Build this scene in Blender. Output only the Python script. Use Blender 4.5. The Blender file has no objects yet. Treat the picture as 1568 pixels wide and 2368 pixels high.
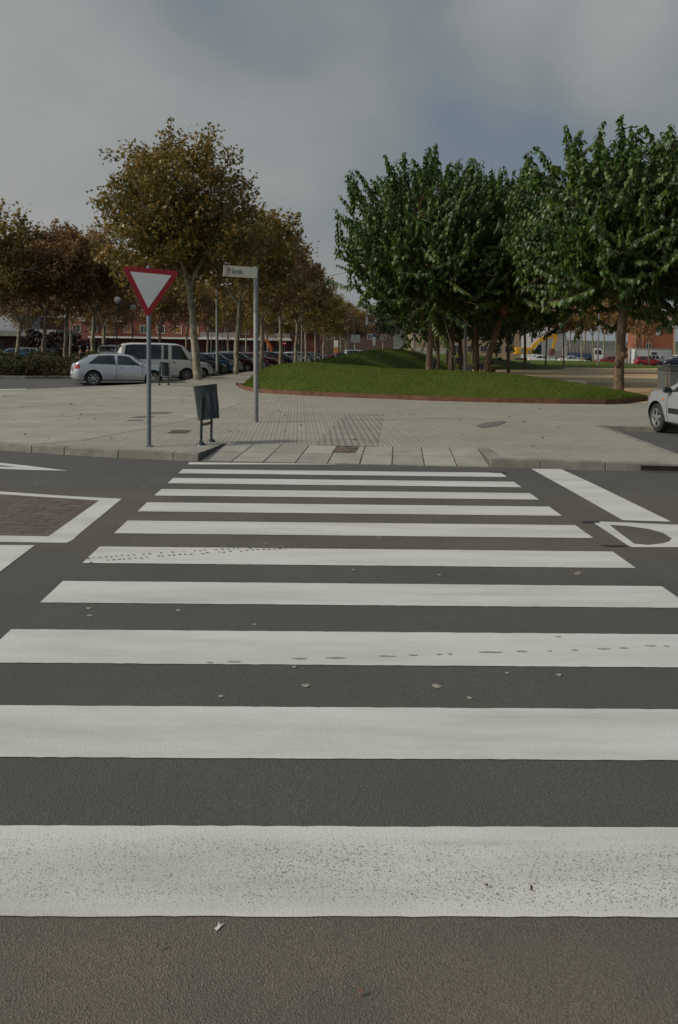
import bpy, bmesh, math, random
import numpy as np
from mathutils import Vector, Matrix
R = math.radians
PI = math.pi
random.seed(7); rng = np.random.default_rng(7)
S = bpy.context.scene
COL = S.collection

# ------------------------------------------------------------------ camera, sky, sun, exposure
H = 1.83            # eye height
F = 1800.0          # focal length in pixels of a 1568 wide picture
ROLL = 0.0145
CX, CY = 784.0, 794.7
cam = bpy.data.objects.new('camera', bpy.data.cameras.new('camera')); COL.objects.link(cam)
cam.data.sensor_fit = 'VERTICAL'; cam.data.sensor_height = 36; cam.data.sensor_width = 36
cam.data.lens = F / 2367.5 * 36
cam.data.shift_y = -0.1644
cam.data.clip_start = 0.1; cam.data.clip_end = 6000
cam.matrix_world = Matrix.Translation((0, 0, H)) @ Matrix.Rotation(PI/2, 4, 'X') @ Matrix.Rotation(ROLL, 4, 'Z')
S.camera = cam
S.view_settings.view_transform = 'Standard'; S.view_settings.look = 'None'
S.view_settings.gamma = 1; S.view_settings.exposure = 0.41

SUN_EL, SUN_AZ = 34.0, 250.0      # azimuth clockwise from +Y: behind the camera to the left
w = bpy.data.worlds.new('World'); S.world = w; w.use_nodes = True
nt = w.node_tree; nt.nodes.clear()
def wn(t, **k):
    n = nt.nodes.new(t)
    for a, b in k.items(): setattr(n, a, b)
    return n
out = wn('ShaderNodeOutputWorld'); sky = wn('ShaderNodeTexSky', sky_type='NISHITA')
sky.sun_disc = False; sky.sun_elevation = R(SUN_EL); sky.sun_rotation = R(SUN_AZ); sky.air_density = 1.5; sky.dust_density = 3
bg1 = wn('ShaderNodeBackground'); bg1.inputs[1].default_value = 0.05
nt.links.new(sky.outputs[0], bg1.inputs[0])
tc = wn('ShaderNodeTexCoord'); sep = wn('ShaderNodeSeparateXYZ'); nt.links.new(tc.outputs['Generated'], sep.inputs[0])
mp = wn('ShaderNodeMapping'); mp.inputs['Scale'].default_value = (1.0, 1.0, 1.7); mp.inputs['Location'].default_value = (2.3, .4, .7)
nt.links.new(tc.outputs['Generated'], mp.inputs[0])
nz = wn('ShaderNodeTexNoise'); nz.inputs['Scale'].default_value = 3.6; nz.inputs['Detail'].default_value = 6
nz.inputs['Roughness'].default_value = .47; nz.inputs['Distortion'].default_value = .35
nt.links.new(mp.outputs[0], nz.inputs['Vector'])
def wmath(op, a, b=None):
    n = wn('ShaderNodeMath', operation=op)
    for i, v in enumerate((a, b)):
        if v is None: continue
        if isinstance(v, (int, float)): n.inputs[i].default_value = v
        else: nt.links.new(v, n.inputs[i])
    return n.outputs[0]
# cloud cover: thicker and paler to the left and towards the horizon, thin and bluish to the right
def wblob(d, lo, hi, amp):
    d = Vector(d).normalized()
    vm = wn('ShaderNodeVectorMath', operation='DOT_PRODUCT'); nt.links.new(tc.outputs['Generated'], vm.inputs[0])
    vm.inputs[1].default_value = d
    mr = wn('ShaderNodeMapRange', interpolation_type='SMOOTHSTEP'); mr.inputs['From Min'].default_value = lo; mr.inputs['From Max'].default_value = hi
    mr.inputs['To Max'].default_value = amp
    nt.links.new(vm.outputs['Value'], mr.inputs['Value']); return mr.outputs[0]
cov = wmath('ADD', wmath('MULTIPLY', nz.outputs['Fac'], 0.95), wmath('MULTIPLY', sep.outputs[0], -0.5))
cov = wmath('ADD', cov, wmath('MULTIPLY', sep.outputs[2], -0.30))
for d_, lo_, amp_ in [((.28, 1, .40), .988, .44), ((.40, 1, .36), .991, .34), ((-.42, 1, .31), .975, .22), ((-.2, 1, .16), .97, .14), ((.25, 1, .28), .984, -.22), ((.38, 1, .26), .985, -.14), ((-.14, 1, .39), .98, -.02), ((.06, 1, .42), .975, .05), ((.05, 1, .20), .985, .08)]:
    cov = wmath('ADD', cov, wblob(d_, lo_, 1.0, amp_))
rp = wn('ShaderNodeValToRGB'); nt.links.new(cov, rp.inputs[0])
e = rp.color_ramp.elements
e[0].position = .10; e[0].color = (.120, .153, .188, 1)
e[1].position = .80; e[1].color = (.255, .262, .258, 1)
m = e.new(.38); m.color = (.168, .186, .196, 1)
# brighter cloud around and above the hidden sun
sunv = Vector((math.sin(R(SUN_AZ)) * math.cos(R(SUN_EL)), math.cos(R(SUN_AZ)) * math.cos(R(SUN_EL)), math.sin(R(SUN_EL))))
glow = wblob(sunv, .2, 1.0, 1.5)
gm = wmath('ADD', glow, 1.0)
mulc = wn('ShaderNodeVectorMath', operation='SCALE'); nt.links.new(rp.outputs[0], mulc.inputs[0]); nt.links.new(gm, mulc.inputs['Scale'])
bg2 = wn('ShaderNodeBackground'); bg2.inputs[1].default_value = 1.0; nt.links.new(mulc.outputs[0], bg2.inputs[0])
mx = wn('ShaderNodeMixShader'); mx.inputs[0].default_value = .9
nt.links.new(bg1.outputs[0], mx.inputs[1]); nt.links.new(bg2.outputs[0], mx.inputs[2]); nt.links.new(mx.outputs[0], out.inputs[0])

sl = bpy.data.lights.new('sun', 'SUN'); sl.energy = 2.0; sl.angle = R(9); sl.color = (1.0, .91, .77)
so = bpy.data.objects.new('sun', sl); COL.objects.link(so)
so.rotation_euler = sunv.to_track_quat('Z', 'Y').to_euler(); so.location = (-30, -30, 60)

# ------------------------------------------------------------------ ground level and picture-to-place helpers
SL = 0.0085
def B(Y):                       # the ground falls gently away behind the pavement
    return -SL * min(max(Y - 15.0, 0.0), 185.0)
def uv(x, y):
    u, v = x - CX, y - CY
    return u + v * ROLL, v - u * ROLL
def G(x, y, zo=0.0):            # point of the ground seen at pixel (x, y)
    u, v = uv(x, y)
    Y = F * (H - zo) / v
    for _ in range(60):
        Y = .5 * Y + .5 * F * (H - zo - B(Y)) / v
    return Vector((u * Y / F, Y, B(Y) + zo))
def at(x, y, Y):
    u, v = uv(x, y)
    return Vector((u * Y / F, Y, H - v * Y / F))
def on(x, Y, zo=0.0):           # ground point at depth Y under pixel column x
    z = B(Y) + zo
    v = (H - z) * F / Y
    u = x - CX
    return Vector(((u + v * ROLL) * Y / F, Y, z))

# ------------------------------------------------------------------ materials
MATS = {}
class N:
    def __init__(self, name):
        self.m = bpy.data.materials.new(name); self.m.use_nodes = True
        self.t = self.m.node_tree; self.p = self.t.nodes['Principled BSDF']
        self.tc = self.t.nodes.new('ShaderNodeTexCoord'); self.obj = self.tc.outputs['Object']
    def n(self, t, **k):
        n = self.t.nodes.new(t)
        for a, b in k.items(): setattr(n, a, b)
        return n
    def link(self, a, b): self.t.links.new(a, b)
    def put(self, sock, v):
        if isinstance(v, (int, float)): sock.default_value = v
        elif isinstance(v, tuple): sock.default_value = v if len(v) != 3 or sock.type == 'VECTOR' else (*v, 1)
        else: self.link(v, sock)
    def math(self, op, a, b=0.0, clamp=False):
        n = self.n('ShaderNodeMath', operation=op, use_clamp=clamp); self.put(n.inputs[0], a); self.put(n.inputs[1], b); return n.outputs[0]
    def noise(self, scale, detail=3, rough=.5, vec=None, dist=0.0):
        n = self.n('ShaderNodeTexNoise'); n.inputs['Scale'].default_value = scale; n.inputs['Detail'].default_value = detail
        n.inputs['Roughness'].default_value = rough; n.inputs['Distortion'].default_value = dist
        self.link(vec or self.obj, n.inputs['Vector']); return n.outputs['Fac']
    def voro(self, scale, vec=None, feature='F1', rnd=1.0):
        n = self.n('ShaderNodeTexVoronoi', feature=feature); n.inputs['Scale'].default_value = scale; n.inputs['Randomness'].default_value = rnd
        self.link(vec or self.obj, n.inputs['Vector']); return n
    def mapping(self, scale=(1, 1, 1), rot=(0, 0, 0), loc=(0, 0, 0)):
        n = self.n('ShaderNodeMapping'); n.inputs['Scale'].default_value = scale; n.inputs['Rotation'].default_value = rot; n.inputs['Location'].default_value = loc
        self.link(self.obj, n.inputs[0]); return n.outputs[0]
    def mrange(self, v, a, b, c=0.0, d=1.0, smooth=True):
        n = self.n('ShaderNodeMapRange'); n.interpolation_type = 'SMOOTHSTEP' if smooth else 'LINEAR'
        self.put(n.inputs['Value'], v)
        for k, x in zip(('From Min', 'From Max', 'To Min', 'To Max'), (a, b, c, d)): n.inputs[k].default_value = x
        return n.outputs[0]
    def mix(self, f, a, b, blend='MIX'):
        n = self.n('ShaderNodeMix', data_type='RGBA', blend_type=blend); self.put(n.inputs[0], f)
        self.put(n.inputs[6], a); self.put(n.inputs[7], b); return n.outputs[2]
    def ramp(self, v, stops):
        n = self.n('ShaderNodeValToRGB'); self.put(n.inputs[0], v); e = n.color_ramp.elements
        while len(e) < len(stops): e.new(.5)
        for q, (p, c) in zip(e, stops): q.position = p; q.color = (*c, 1)
        return n.outputs[0]
    def xyz(self):
        n = self.n('ShaderNodeSeparateXYZ'); self.link(self.obj, n.inputs[0]); return n.outputs
    def bump(self, h, strength=.3, dist=.01):
        n = self.n('ShaderNodeBump'); n.inputs['Strength'].default_value = strength; n.inputs['Distance'].default_value = dist
        self.link(h, n.inputs['Height']); self.link(n.outputs[0], self.p.inputs['Normal'])
    def col(self, c): self.put(self.p.inputs['Base Color'], c)
    def set(self, **k):
        for a, b in k.items(): self.put(self.p.inputs[a.replace('_', ' ')], b)

def M(name, c=(.5, .5, .5), rough=.6, metal=0.0, var=.12, scale=8.0, bump=0.0, bscale=60, coat=0.0, spec=.5, detail=4):
    """plain procedural material with soft colour variation"""
    if name in MATS: return MATS[name]
    k = N(name)
    f = k.noise(scale, detail, .6)
    lo = tuple(x * (1 - var) for x in c); hi = tuple(min(1, x * (1 + var)) for x in c)
    k.col(k.ramp(f, [(.3, lo), (.7, hi)]))
    k.set(Roughness=k.mrange(k.noise(scale * 2.3, 3), .3, .7, max(.02, rough - .07), min(1, rough + .07)), Metallic=metal, Coat_Weight=coat, Coat_Roughness=.08)
    k.p.inputs['Specular IOR Level'].default_value = spec
    if bump: k.bump(k.noise(bscale, 4, .6), bump, .01)
    MATS[name] = k.m; return k.m

def leaf_mat(name, stops, trans=.35, rough=.5, spec=.35, pos_amt=.5, pscale=.7):
    k = N(name)
    g = k.n('ShaderNodeNewGeometry')
    f = k.math('ADD', k.math('MULTIPLY', g.outputs['Random Per Island'], 1 - pos_amt * .5), k.math('MULTIPLY', k.math('SUBTRACT', k.noise(pscale, 2), .5), pos_amt * 1.6))
    c = k.ramp(f, stops); k.col(c)
    k.set(Roughness=rough); k.p.inputs['Specular IOR Level'].default_value = spec
    tr = k.n('ShaderNodeBsdfTranslucent'); k.link(c, tr.inputs[0])
    mxs = k.n('ShaderNodeMixShader'); mxs.inputs[0].default_value = trans
    o = k.t.nodes['Material Output']
    k.link(k.p.outputs[0], mxs.inputs[1]); k.link(tr.outputs[0], mxs.inputs[2]); k.link(mxs.outputs[0], o.inputs[0])
    MATS[name] = k.m; return k.m

# asphalt -----------------------------------------------------------
k = N('asphalt'); X_, Y_, Z_ = k.xyz()
grain = k.voro(175); big = k.noise(.9, 4, .6); fine = k.noise(260, 3, .7)
stretch = k.noise(1.3, 4, .6, k.mapping((.12, 1.0, 1)))
yw = k.math('ADD', Y_, k.math('MULTIPLY', k.math('SUBTRACT', stretch, .5), .9))
yn = k.math('DIVIDE', yw, 30.0)
band = k.ramp(yn, [(0, (.138, .114, .086)), (.078, (.130, .113, .088)), (.1, (.086, .085, .076)), (.2, (.083, .082, .075)), (.237, (.115, .103, .080)), (.30, (.108, .099, .080)), (.36, (.088, .086, .081)), (.42, (.088, .087, .086)), (.8, (.09, .09, .086))])
g1 = k.mrange(k.voro(175).outputs['Color'], 0, 1, .70, 1.32, False)
c1 = k.mix(1.0, band, g1, 'MULTIPLY')
c1 = k.mix(k.math('MULTIPLY', k.mrange(fine, .58, .72), .35), c1, (.20, .19, .17))
c1 = k.mix(k.mrange(big, .38, .68, 0, .55), c1, (.072, .070, .064))
# pale flattened spots and faint scuffs
sp = k.voro(2.1); rs = k.n('ShaderNodeSeparateColor'); k.link(sp.outputs['Color'], rs.inputs[0])
rad = k.math('MULTIPLY', rs.outputs[0], .075)
spot = k.math('MULTIPLY', k.math('LESS_THAN', sp.outputs['Distance'], rad), k.math('GREATER_THAN', rs.outputs[1], .45))
c1 = k.mix(k.math('MULTIPLY', spot, .55), c1, (.24, .23, .19))
sc = k.math('MULTIPLY', k.mrange(k.noise(6, 6, .75, k.mapping((.25, 3.2, 1), (0, 0, R(-3)))), .60, .70), k.mrange(k.noise(.55, 3), .45, .62))
sc = k.math('MULTIPLY', sc, k.mrange(k.noise(70, 2), .45, .6))
c1 = k.mix(k.math('MULTIPLY', sc, .5), c1, (.28, .275, .25))
k.col(c1); k.set(Roughness=.85); k.p.inputs['Specular IOR Level'].default_value = .3
k.bump(k.math('ADD', grain.outputs['Distance'], k.math('MULTIPLY', k.noise(70, 4, .7), .8)), .6, .005)
ASPHALT = k.m

# white road paint ---------------------------------------------------
k = N('road_paint'); X_, Y_, Z_ = k.xyz()
dirt = k.noise(1.6, 6, .65, k.mapping((.35, 2.0, 1)))
c = k.ramp(dirt, [(.30, (.425, .425, .392)), (.60, (.558, .562, .535))])
c = k.mix(k.math('MULTIPLY', k.mrange(k.noise(45, 4, .7), .55, .75), .22), c, (.40, .39, .35))
near = k.mrange(Y_, 2.9, 2.45, 0, 1, True)
midn = k.math('MULTIPLY', k.mrange(Y_, 2.96, 2.80), k.mrange(Y_, 2.46, 2.58))
worn = k.math('MULTIPLY', midn, k.mrange(k.noise(1.7, 3, .6), .2, .7, .45, 1.0))
pn = k.noise(145, 3, .6)
th = k.math('SUBTRACT', .70, k.math('MULTIPLY', worn, .14))
pit = k.math('GREATER_THAN', pn, th)
k2 = k.math('GREATER_THAN', k.noise(190, 2), .735)
allpit = k.math('MAXIMUM', pit, k.math('MULTIPLY', k2, .8))
c = k.mix(k.math('MULTIPLY', allpit, .72), c, (.11, .10, .085))
sm = k.math('MULTIPLY', k.mrange(k.noise(2.5, 5, .6, k.mapping((.15, 2.2, 1), (0, 0, R(2)))), .62, .74), .35)
c = k.mix(sm, c, (.30, .29, .26))
k.col(c); k.set(Roughness=.7)
k.bump(k.math('ADD', k.math('MULTIPLY', pn, -.5), k.math('MULTIPLY', k.voro(95).outputs['Distance'], .35)), .35, .006)
PAINT = k.m

# pavement tiles ------------------------------------------------------
def pave(name, groove, base, gdark, tile=.2, rot=0.0):
    k = N(name)
    vec = k.mapping((1, 1, 1), (0, 0, R(rot)))
    sx = k.n('ShaderNodeSeparateXYZ'); k.link(vec, sx.inputs[0]); x = sx.outputs[0]; y = sx.outputs[1]
    big = k.noise(.45, 5, .6); st = k.noise(1.1, 4, .6, k.mapping((.3, 1.2, 1)))
    c = k.ramp(k.math('ADD', k.math('MULTIPLY', big, .6), k.math('MULTIPLY', st, .4)), [(.32, tuple(v * .78 for v in base)), (.66, tuple(v * 1.14 for v in base))])
    br = k.n('ShaderNodeTexBrick', offset=0.0); br.inputs['Scale'].default_value = 1.0
    br.inputs['Brick Width'].default_value = tile; br.inputs['Row Height'].default_value = tile; br.inputs['Mortar Size'].default_value = .006
    br.inputs['Color1'].default_value = (.9, .9, .9, 1); br.inputs['Color2'].default_value = (1.06, 1.05, 1.03, 1); br.inputs['Mortar'].default_value = (.80, .79, .77, 1)
    k.link(vec, br.inputs['Vector'])
    c = k.mix(1.0, c, br.outputs['Color'], 'MULTIPLY')
    hgt = br.outputs['Fac']
    if groove:
        s = k.math('SINE', k.math('MULTIPLY', x, 2 * PI / groove))
        gl = k.mrange(s, .35, .95)
        c = k.mix(k.math('MULTIPLY', gl, .8), c, tuple(v * gdark for v in base))
        hgt = k.math('ADD', gl, hgt)
    c = k.mix(k.math('MULTIPLY', k.mrange(k.noise(55, 4, .7), .5, .75), .3), c, tuple(v * .6 for v in base))
    k.col(c); k.set(Roughness=.85); k.p.inputs['Specular IOR Level'].default_value = .25
    k.bump(k.math('SUBTRACT', k.math('MULTIPLY', k.noise(90, 3), .4), hgt), .5, .006)
    MATS[name] = k.m; return k.m
PAVE = pave('grooved_tiles', .08, (.315, .298, .250), .76, rot=-3)
PAVE2 = pave('plain_tiles', 0, (.315, .300, .255), .8, tile=.4, rot=4)
TACTILE = pave('ridged_tiles', .115, (.275, .262, .225), .52, rot=-2)

k = N('kerb_stone'); f = k.noise(3.2, 6, .65); f2 = k.noise(1.1, 3)
c = k.ramp(f, [(.3, (.14, .135, .115)), (.7, (.29, .278, .238))]); c = k.mix(k.mrange(f2, .45, .7, 0, .5), c, (.14, .13, .105))
k.col(c); k.set(Roughness=.85); k.bump(k.noise(60, 4, .65), .5, .008); KERB = k.m
k = N('concrete_slab'); f = k.noise(2.2, 6, .65)
c = k.ramp(f, [(.3, (.235, .223, .19)), (.7, (.33, .315, .27))]); g = k.n('ShaderNodeNewGeometry')
c = k.mix(1.0, c, k.mrange(g.outputs['Random Per Island'], 0, 1, .86, 1.1), 'MULTIPLY')
k.col(c); k.set(Roughness=.85); k.bump(k.noise(80, 4, .65), .35, .005); SLAB = k.m

k = N('dirt'); f = k.noise(.22, 5, .6, k.mapping((.25, 1, 1))); f2 = k.noise(2.5, 5, .65)
c = k.ramp(f, [(.36, (.32, .20, .09)), (.47, (.50, .335, .165)), (.62, (.62, .46, .26))])
c = k.mix(k.mrange(f2, .45, .75, 0, .4), c, (.22, .15, .09))
k.col(c); k.set(Roughness=.95); k.bump(k.noise(25, 5, .7), .5, .02); DIRT = k.m

k = N('lawn'); f = k.noise(1.1, 5, .6); f2 = k.noise(24, 4, .7)
c = k.ramp(f, [(.3, (.066, .092, .014)), (.7, (.105, .135, .022))]); c = k.mix(k.mrange(f2, .35, .75, 0, .7), c, (.055, .078, .013))
k.col(c); k.set(Roughness=.9); k.bump(k.noise(30, 5, .75), 1.0, .05); k.p.inputs['Specular IOR Level'].default_value = .15; LAWN = k.m

k = N('rusty_steel'); f = k.noise(4, 6, .7); c = k.ramp(f, [(.3, (.065, .028, .016)), (.55, (.13, .055, .03)), (.75, (.19, .09, .05))])
k.col(c); k.set(Roughness=.85); k.bump(k.noise(70, 4), .3, .004); RUST = k.m

k = N('block_paving')
br = k.n('ShaderNodeTexBrick'); br.inputs['Scale'].default_value = 1; br.inputs['Brick Width'].default_value = .30; br.inputs['Row Height'].default_value = .14; br.inputs['Mortar Size'].default_value = .008
br.inputs['Color1'].default_value = (.115, .080, .068, 1); br.inputs['Color2'].default_value = (.085, .064, .057, 1); br.inputs['Mortar'].default_value = (.028, .024, .02, 1)
k.link(k.mapping((1, 1, 1), (0, 0, R(4))), br.inputs['Vector'])
c = k.mix(k.mrange(k.noise(5, 5, .7), .4, .75, 0, .55), br.outputs['Color'], (.15, .125, .105))
k.col(c); k.set(Roughness=.8); k.bump(k.math('SUBTRACT', k.math('MULTIPLY', k.noise(40, 4), .5), br.outputs['Fac']), .8, .012); BLOCKP = k.m

def brick_wall(name, a, b, rough=.9):
    k = N(name); f = k.noise(.8, 5, .6)
    br = k.n('ShaderNodeTexBrick'); br.inputs['Scale'].default_value = 1; br.inputs['Brick Width'].default_value = .5; br.inputs['Row Height'].default_value = .14; br.inputs['Mortar Size'].default_value = .012
    br.inputs['Color1'].default_value = (*a, 1); br.inputs['Color2'].default_value = (*b, 1); br.inputs['Mortar'].default_value = (.16, .11, .09, 1)
    sx = k.xyz(); cb = k.n('ShaderNodeCombineXYZ'); k.link(k.math('ADD', sx[0], sx[1]), cb.inputs[0]); k.link(sx[2], cb.inputs[1]); k.link(cb.outputs[0], br.inputs['Vector'])
    k.col(k.mix(k.mrange(f, .35, .7, 0, .35), br.outputs['Color'], tuple(v * .7 for v in a))); k.set(Roughness=rough); MATS[name] = k.m; return k.m
BRICK = brick_wall('red_brick', (.20, .056, .03), (.16, .044, .025)); BRICK_D = brick_wall('dark_brick', (.075, .04, .03), (.06, .032, .025))
BRICK2 = brick_wall('orange_brick', (.32, .105, .045), (.27, .082, .036))

def bark(name, a, b, c_, scale=5):
    k = N(name); f = k.noise(scale, 5, .6, k.mapping((1, 1, .45))); f2 = k.voro(scale * 1.3, k.mapping((1, 1, .5)))
    c = k.ramp(k.math('ADD', k.math('MULTIPLY', f, .7), k.math('MULTIPLY', f2.outputs['Distance'], .35)), [(.3, a), (.5, b), (.66, c_)])
    k.col(c); k.set(Roughness=.9); k.bump(f, .7, .03); MATS[name] = k.m; return k.m
BARK_PLANE = bark('plane_bark', (.11, .088, .055), (.19, .165, .115), (.30, .275, .20))
BARK_MUL = bark('mulberry_bark', (.05, .034, .022), (.10, .068, .043), (.17, .12, .078), 9)

MUL_LEAF = leaf_mat('mulberry_leaf', [(0.0, (.028, .062, .012)), (.5, (.060, .108, .016)), (.82, (.098, .152, .020)), (.97, (.17, .20, .03))], trans=.38, rough=.42, spec=.42)
PL_GREEN = leaf_mat('plane_leaf_olive', [(0, (.10, .098, .020)), (.36, (.18, .140, .030)), (.62, (.25, .155, .036)), (.85, (.30, .18, .045)), (1, (.34, .25, .06))], trans=.45, rough=.40, spec=.45)
PL_BROWN = leaf_mat('plane_leaf_brown', [(0, (.15, .095, .038)), (.4, (.23, .14, .052)), (.7, (.28, .175, .058)), (1, (.34, .235, .07))], trans=.45, rough=.44, spec=.4)
PL_RUST = leaf_mat('plane_leaf_rust', [(0, (.16, .092, .042)), (.5, (.26, .145, .060)), (.8, (.31, .18, .068)), (1, (.28, .21, .06))], trans=.45, rough=.44, spec=.4)
PL_YELL = leaf_mat('plane_leaf_yellow', [(0, (.12, .10, .022)), (.4, (.20, .15, .032)), (.7, (.27, .175, .04)), (1, (.34, .23, .055))], trans=.45, rough=.44, spec=.4)
HEDGE_LEAF = leaf_mat('hedge_leaf', [(0, (.032, .036, .010)), (.5, (.060, .060, .015)), (.85, (.10, .088, .022)), (1, (.15, .11, .036))], trans=.2, rough=.6, pscale=1.2)
PURPLE_LEAF = leaf_mat('purple_leaf', [(0, (.02, .011, .012)), (.6, (.042, .022, .020)), (1, (.065, .04, .03))], trans=.2)
GREEN_LEAF = leaf_mat('dark_green_leaf', [(0, (.012, .024, .008)), (.5, (.026, .042, .012)), (1, (.06, .075, .022))], trans=.2)
GRASS_BLADE = leaf_mat('grass_blade', [(0, (.066, .098, .014)), (.5, (.105, .142, .020)), (.85, (.15, .18, .032)), (1, (.21, .20, .06))], trans=.3, rough=.6, spec=.2)
DRY_LEAF = leaf_mat('dry_leaf', [(0, (.09, .045, .02)), (1, (.16, .09, .04))], trans=.1)

GALV = M('galvanised_steel', (.22, .225, .22), .5, .45, .14, 6)
POLE_BLUE = M('blue_grey_steel', (.15, .175, .185), .45, .3, .10, 7)
BIN_GREEN = M('dark_green_metal', (.024, .036, .038), .42, .2, .22, 5, coat=.2)
CONC = M('grey_concrete', (.30, .29, .26), .9, 0, .2, 3, .3)
CONC_D = M('weathered_concrete', (.19, .185, .165), .9, 0, .25, 2, .3)
WHITE = M('white_enamel', (.62, .63, .61), .4, 0, .05, 3)
REDP = M('red_enamel', (.30, .010, .014), .4, 0, .10, 4)
BLACKP = M('black_plastic', (.014, .014, .015), .5, 0, .2, 20)
DARK = M('dark_interior', (.010, .010, .010), .9, 0, .2, 5)
TYRE = M('tyre_rubber', (.016, .016, .016), .8, 0, .25, 20)
RIM = M('alloy_rim', (.42, .43, .43), .3, .75, .1, 10)
STEELRIM = M('dull_steel_rim', (.20, .20, .195), .5, .5, .2, 10)
CREAM = M('cream_enamel', (.42, .42, .34), .45, 0, .06, 4)
k = N('car_glass'); k.col(k.ramp(k.noise(1.8, 3, .5), [(.35, (.010, .014, .016)), (.7, (.045, .055, .056))])); k.set(Roughness=.06); k.p.inputs['Specular IOR Level'].default_value = .6; GLASS = k.m
LAMPRED = M('tail_light_red', (.35, .012, .008), .15, 0, .15, 12, coat=.5)
LAMPCLR = M('clear_lamp', (.40, .41, .41), .12, .3, .25, 14, coat=.5)
ORANGE = M('orange_lens', (.55, .12, .015), .2, 0, .1, 10)
PLATE = M('number_plate_white', (.6, .6, .58), .5, 0, .04, 4)

def paint(name, c, metal=.25, rough=.34):
    return M(name, c, rough, metal, .05, 1.5, coat=.45)

# ------------------------------------------------------------------ mesh helpers
class MB:
    def __init__(s): s.v = []; s.f = []; s.mi = []; s.cur = 0
    def add(s, vs, fs):
        b = len(s.v); s.v += [tuple(v) for v in vs]; s.f += [tuple(b + i for i in f) for f in fs]; s.mi += [s.cur] * len(fs)
    def box(s, c, d, rot=None, taper=1.0):
        hx, hy, hz = d[0]/2, d[1]/2, d[2]/2
        vs = [Vector((x*hx*(taper if z > 0 else 1), y*hy*(taper if z > 0 else 1), z*hz)) for z in (-1, 1) for y in (-1, 1) for x in (-1, 1)]
        if rot is not None: vs = [rot @ v for v in vs]
        s.add([v + Vector(c) for v in vs], [(0,2,3,1),(4,5,7,6),(0,1,5,4),(2,6,7,3),(0,4,6,2),(1,3,7,5)])
    def prism(s, poly, thick, mat=None):     # polygon in local xz, thickness along y
        n = len(poly); vs = [Vector((x, -thick/2, z)) for x, z in poly] + [Vector((x, thick/2, z)) for x, z in poly]
        if mat is not None: vs = [mat @ v for v in vs]
        fs = [tuple(range(n)), tuple(range(2*n-1, n-1, -1))] + [(i, i+n, (i+1) % n + n, (i+1) % n) for i in range(n)]
        s.add(vs, fs)
    def tube(s, pts, rads, n=10, caps=True):
        pts = [Vector(p) for p in pts]
        if isinstance(rads, (int, float)): rads = [rads]*len(pts)
        t0 = (pts[1]-pts[0]).normalized(); a = t0.orthogonal().normalized(); vs = []; 
        for i, p in enumerate(pts):
            t = (pts[min(i+1, len(pts)-1)] - pts[max(i-1, 0)]).normalized()
            a = (a - t*a.dot(t)).normalized(); b = t.cross(a)
            for j in range(n):
                q = 2*PI*j/n; vs.append(p + (a*math.cos(q) + b*math.sin(q))*rads[i])
        fs = [(i*n+j, i*n+(j+1) % n, (i+1)*n+(j+1) % n, (i+1)*n+j) for i in range(len(pts)-1) for j in range(n)]
        if caps: fs += [tuple(range(n-1, -1, -1)), tuple((len(pts)-1)*n+j for j in range(n))]
        s.add(vs, fs)
    def lathe(s, prof, n=24, mat=None, axis='Z'):   # prof: (r, h)
        vs = []
        for r, h in prof:
            for j in range(n):
                q = 2*PI*j/n; v = Vector((r*math.cos(q), r*math.sin(q), h))
                if axis == 'Y': v = Vector((r*math.cos(q), h, r*math.sin(q)))
                vs.append(mat @ v if mat is not None else v)
        m = len(prof)
        s.add(vs, [(i*n+j, i*n+(j+1) % n, (i+1)*n+(j+1) % n, (i+1)*n+j) for i in range(m-1) for j in range(n)])
    def ball(s, c, r, n=16, m=10, sc=(1, 1, 1)):
        vs = [Vector(c) + Vector((math.sin(PI*i/m)*math.cos(2*PI*j/n)*r*sc[0], math.sin(PI*i/m)*math.sin(2*PI*j/n)*r*sc[1], math.cos(PI*i/m)*r*sc[2])) for i in range(m+1) for j in range(n)]
        s.add(vs, [(i*n+j, (i+1)*n+j, (i+1)*n+(j+1) % n, i*n+(j+1) % n) for i in range(m) for j in range(n)])
    def build(s, name, mats, parent=None, smooth=False, loc=None, bevel=0.0):
        me = bpy.data.meshes.new(name); me.from_pydata(s.v, [], s.f)
        if not isinstance(mats, (list, tuple)): mats = [mats]
        for q in mats: me.materials.append(q)
        if len(mats) > 1: me.polygons.foreach_set('material_index', s.mi)
        bm = bmesh.new(); bm.from_mesh(me)
        bmesh.ops.recalc_face_normals(bm, faces=bm.faces)
        if bevel:
            es = [e_ for e_ in bm.edges if len(e_.link_faces) == 2 and e_.calc_face_angle(0) > .6]
            bmesh.ops.bevel(bm, geom=es, offset=bevel, segments=2, affect='EDGES', profile=.6)
        bm.to_mesh(me); bm.free()
        if smooth:
            me.polygons.foreach_set('use_smooth', [True]*len(me.polygons)); me.set_sharp_from_angle(angle=R(42))
        me.update()
        o = bpy.data.objects.new(name, me); COL.objects.link(o)
        if parent: o.parent = parent
        if loc is not None: o.location = loc
        return o

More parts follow.
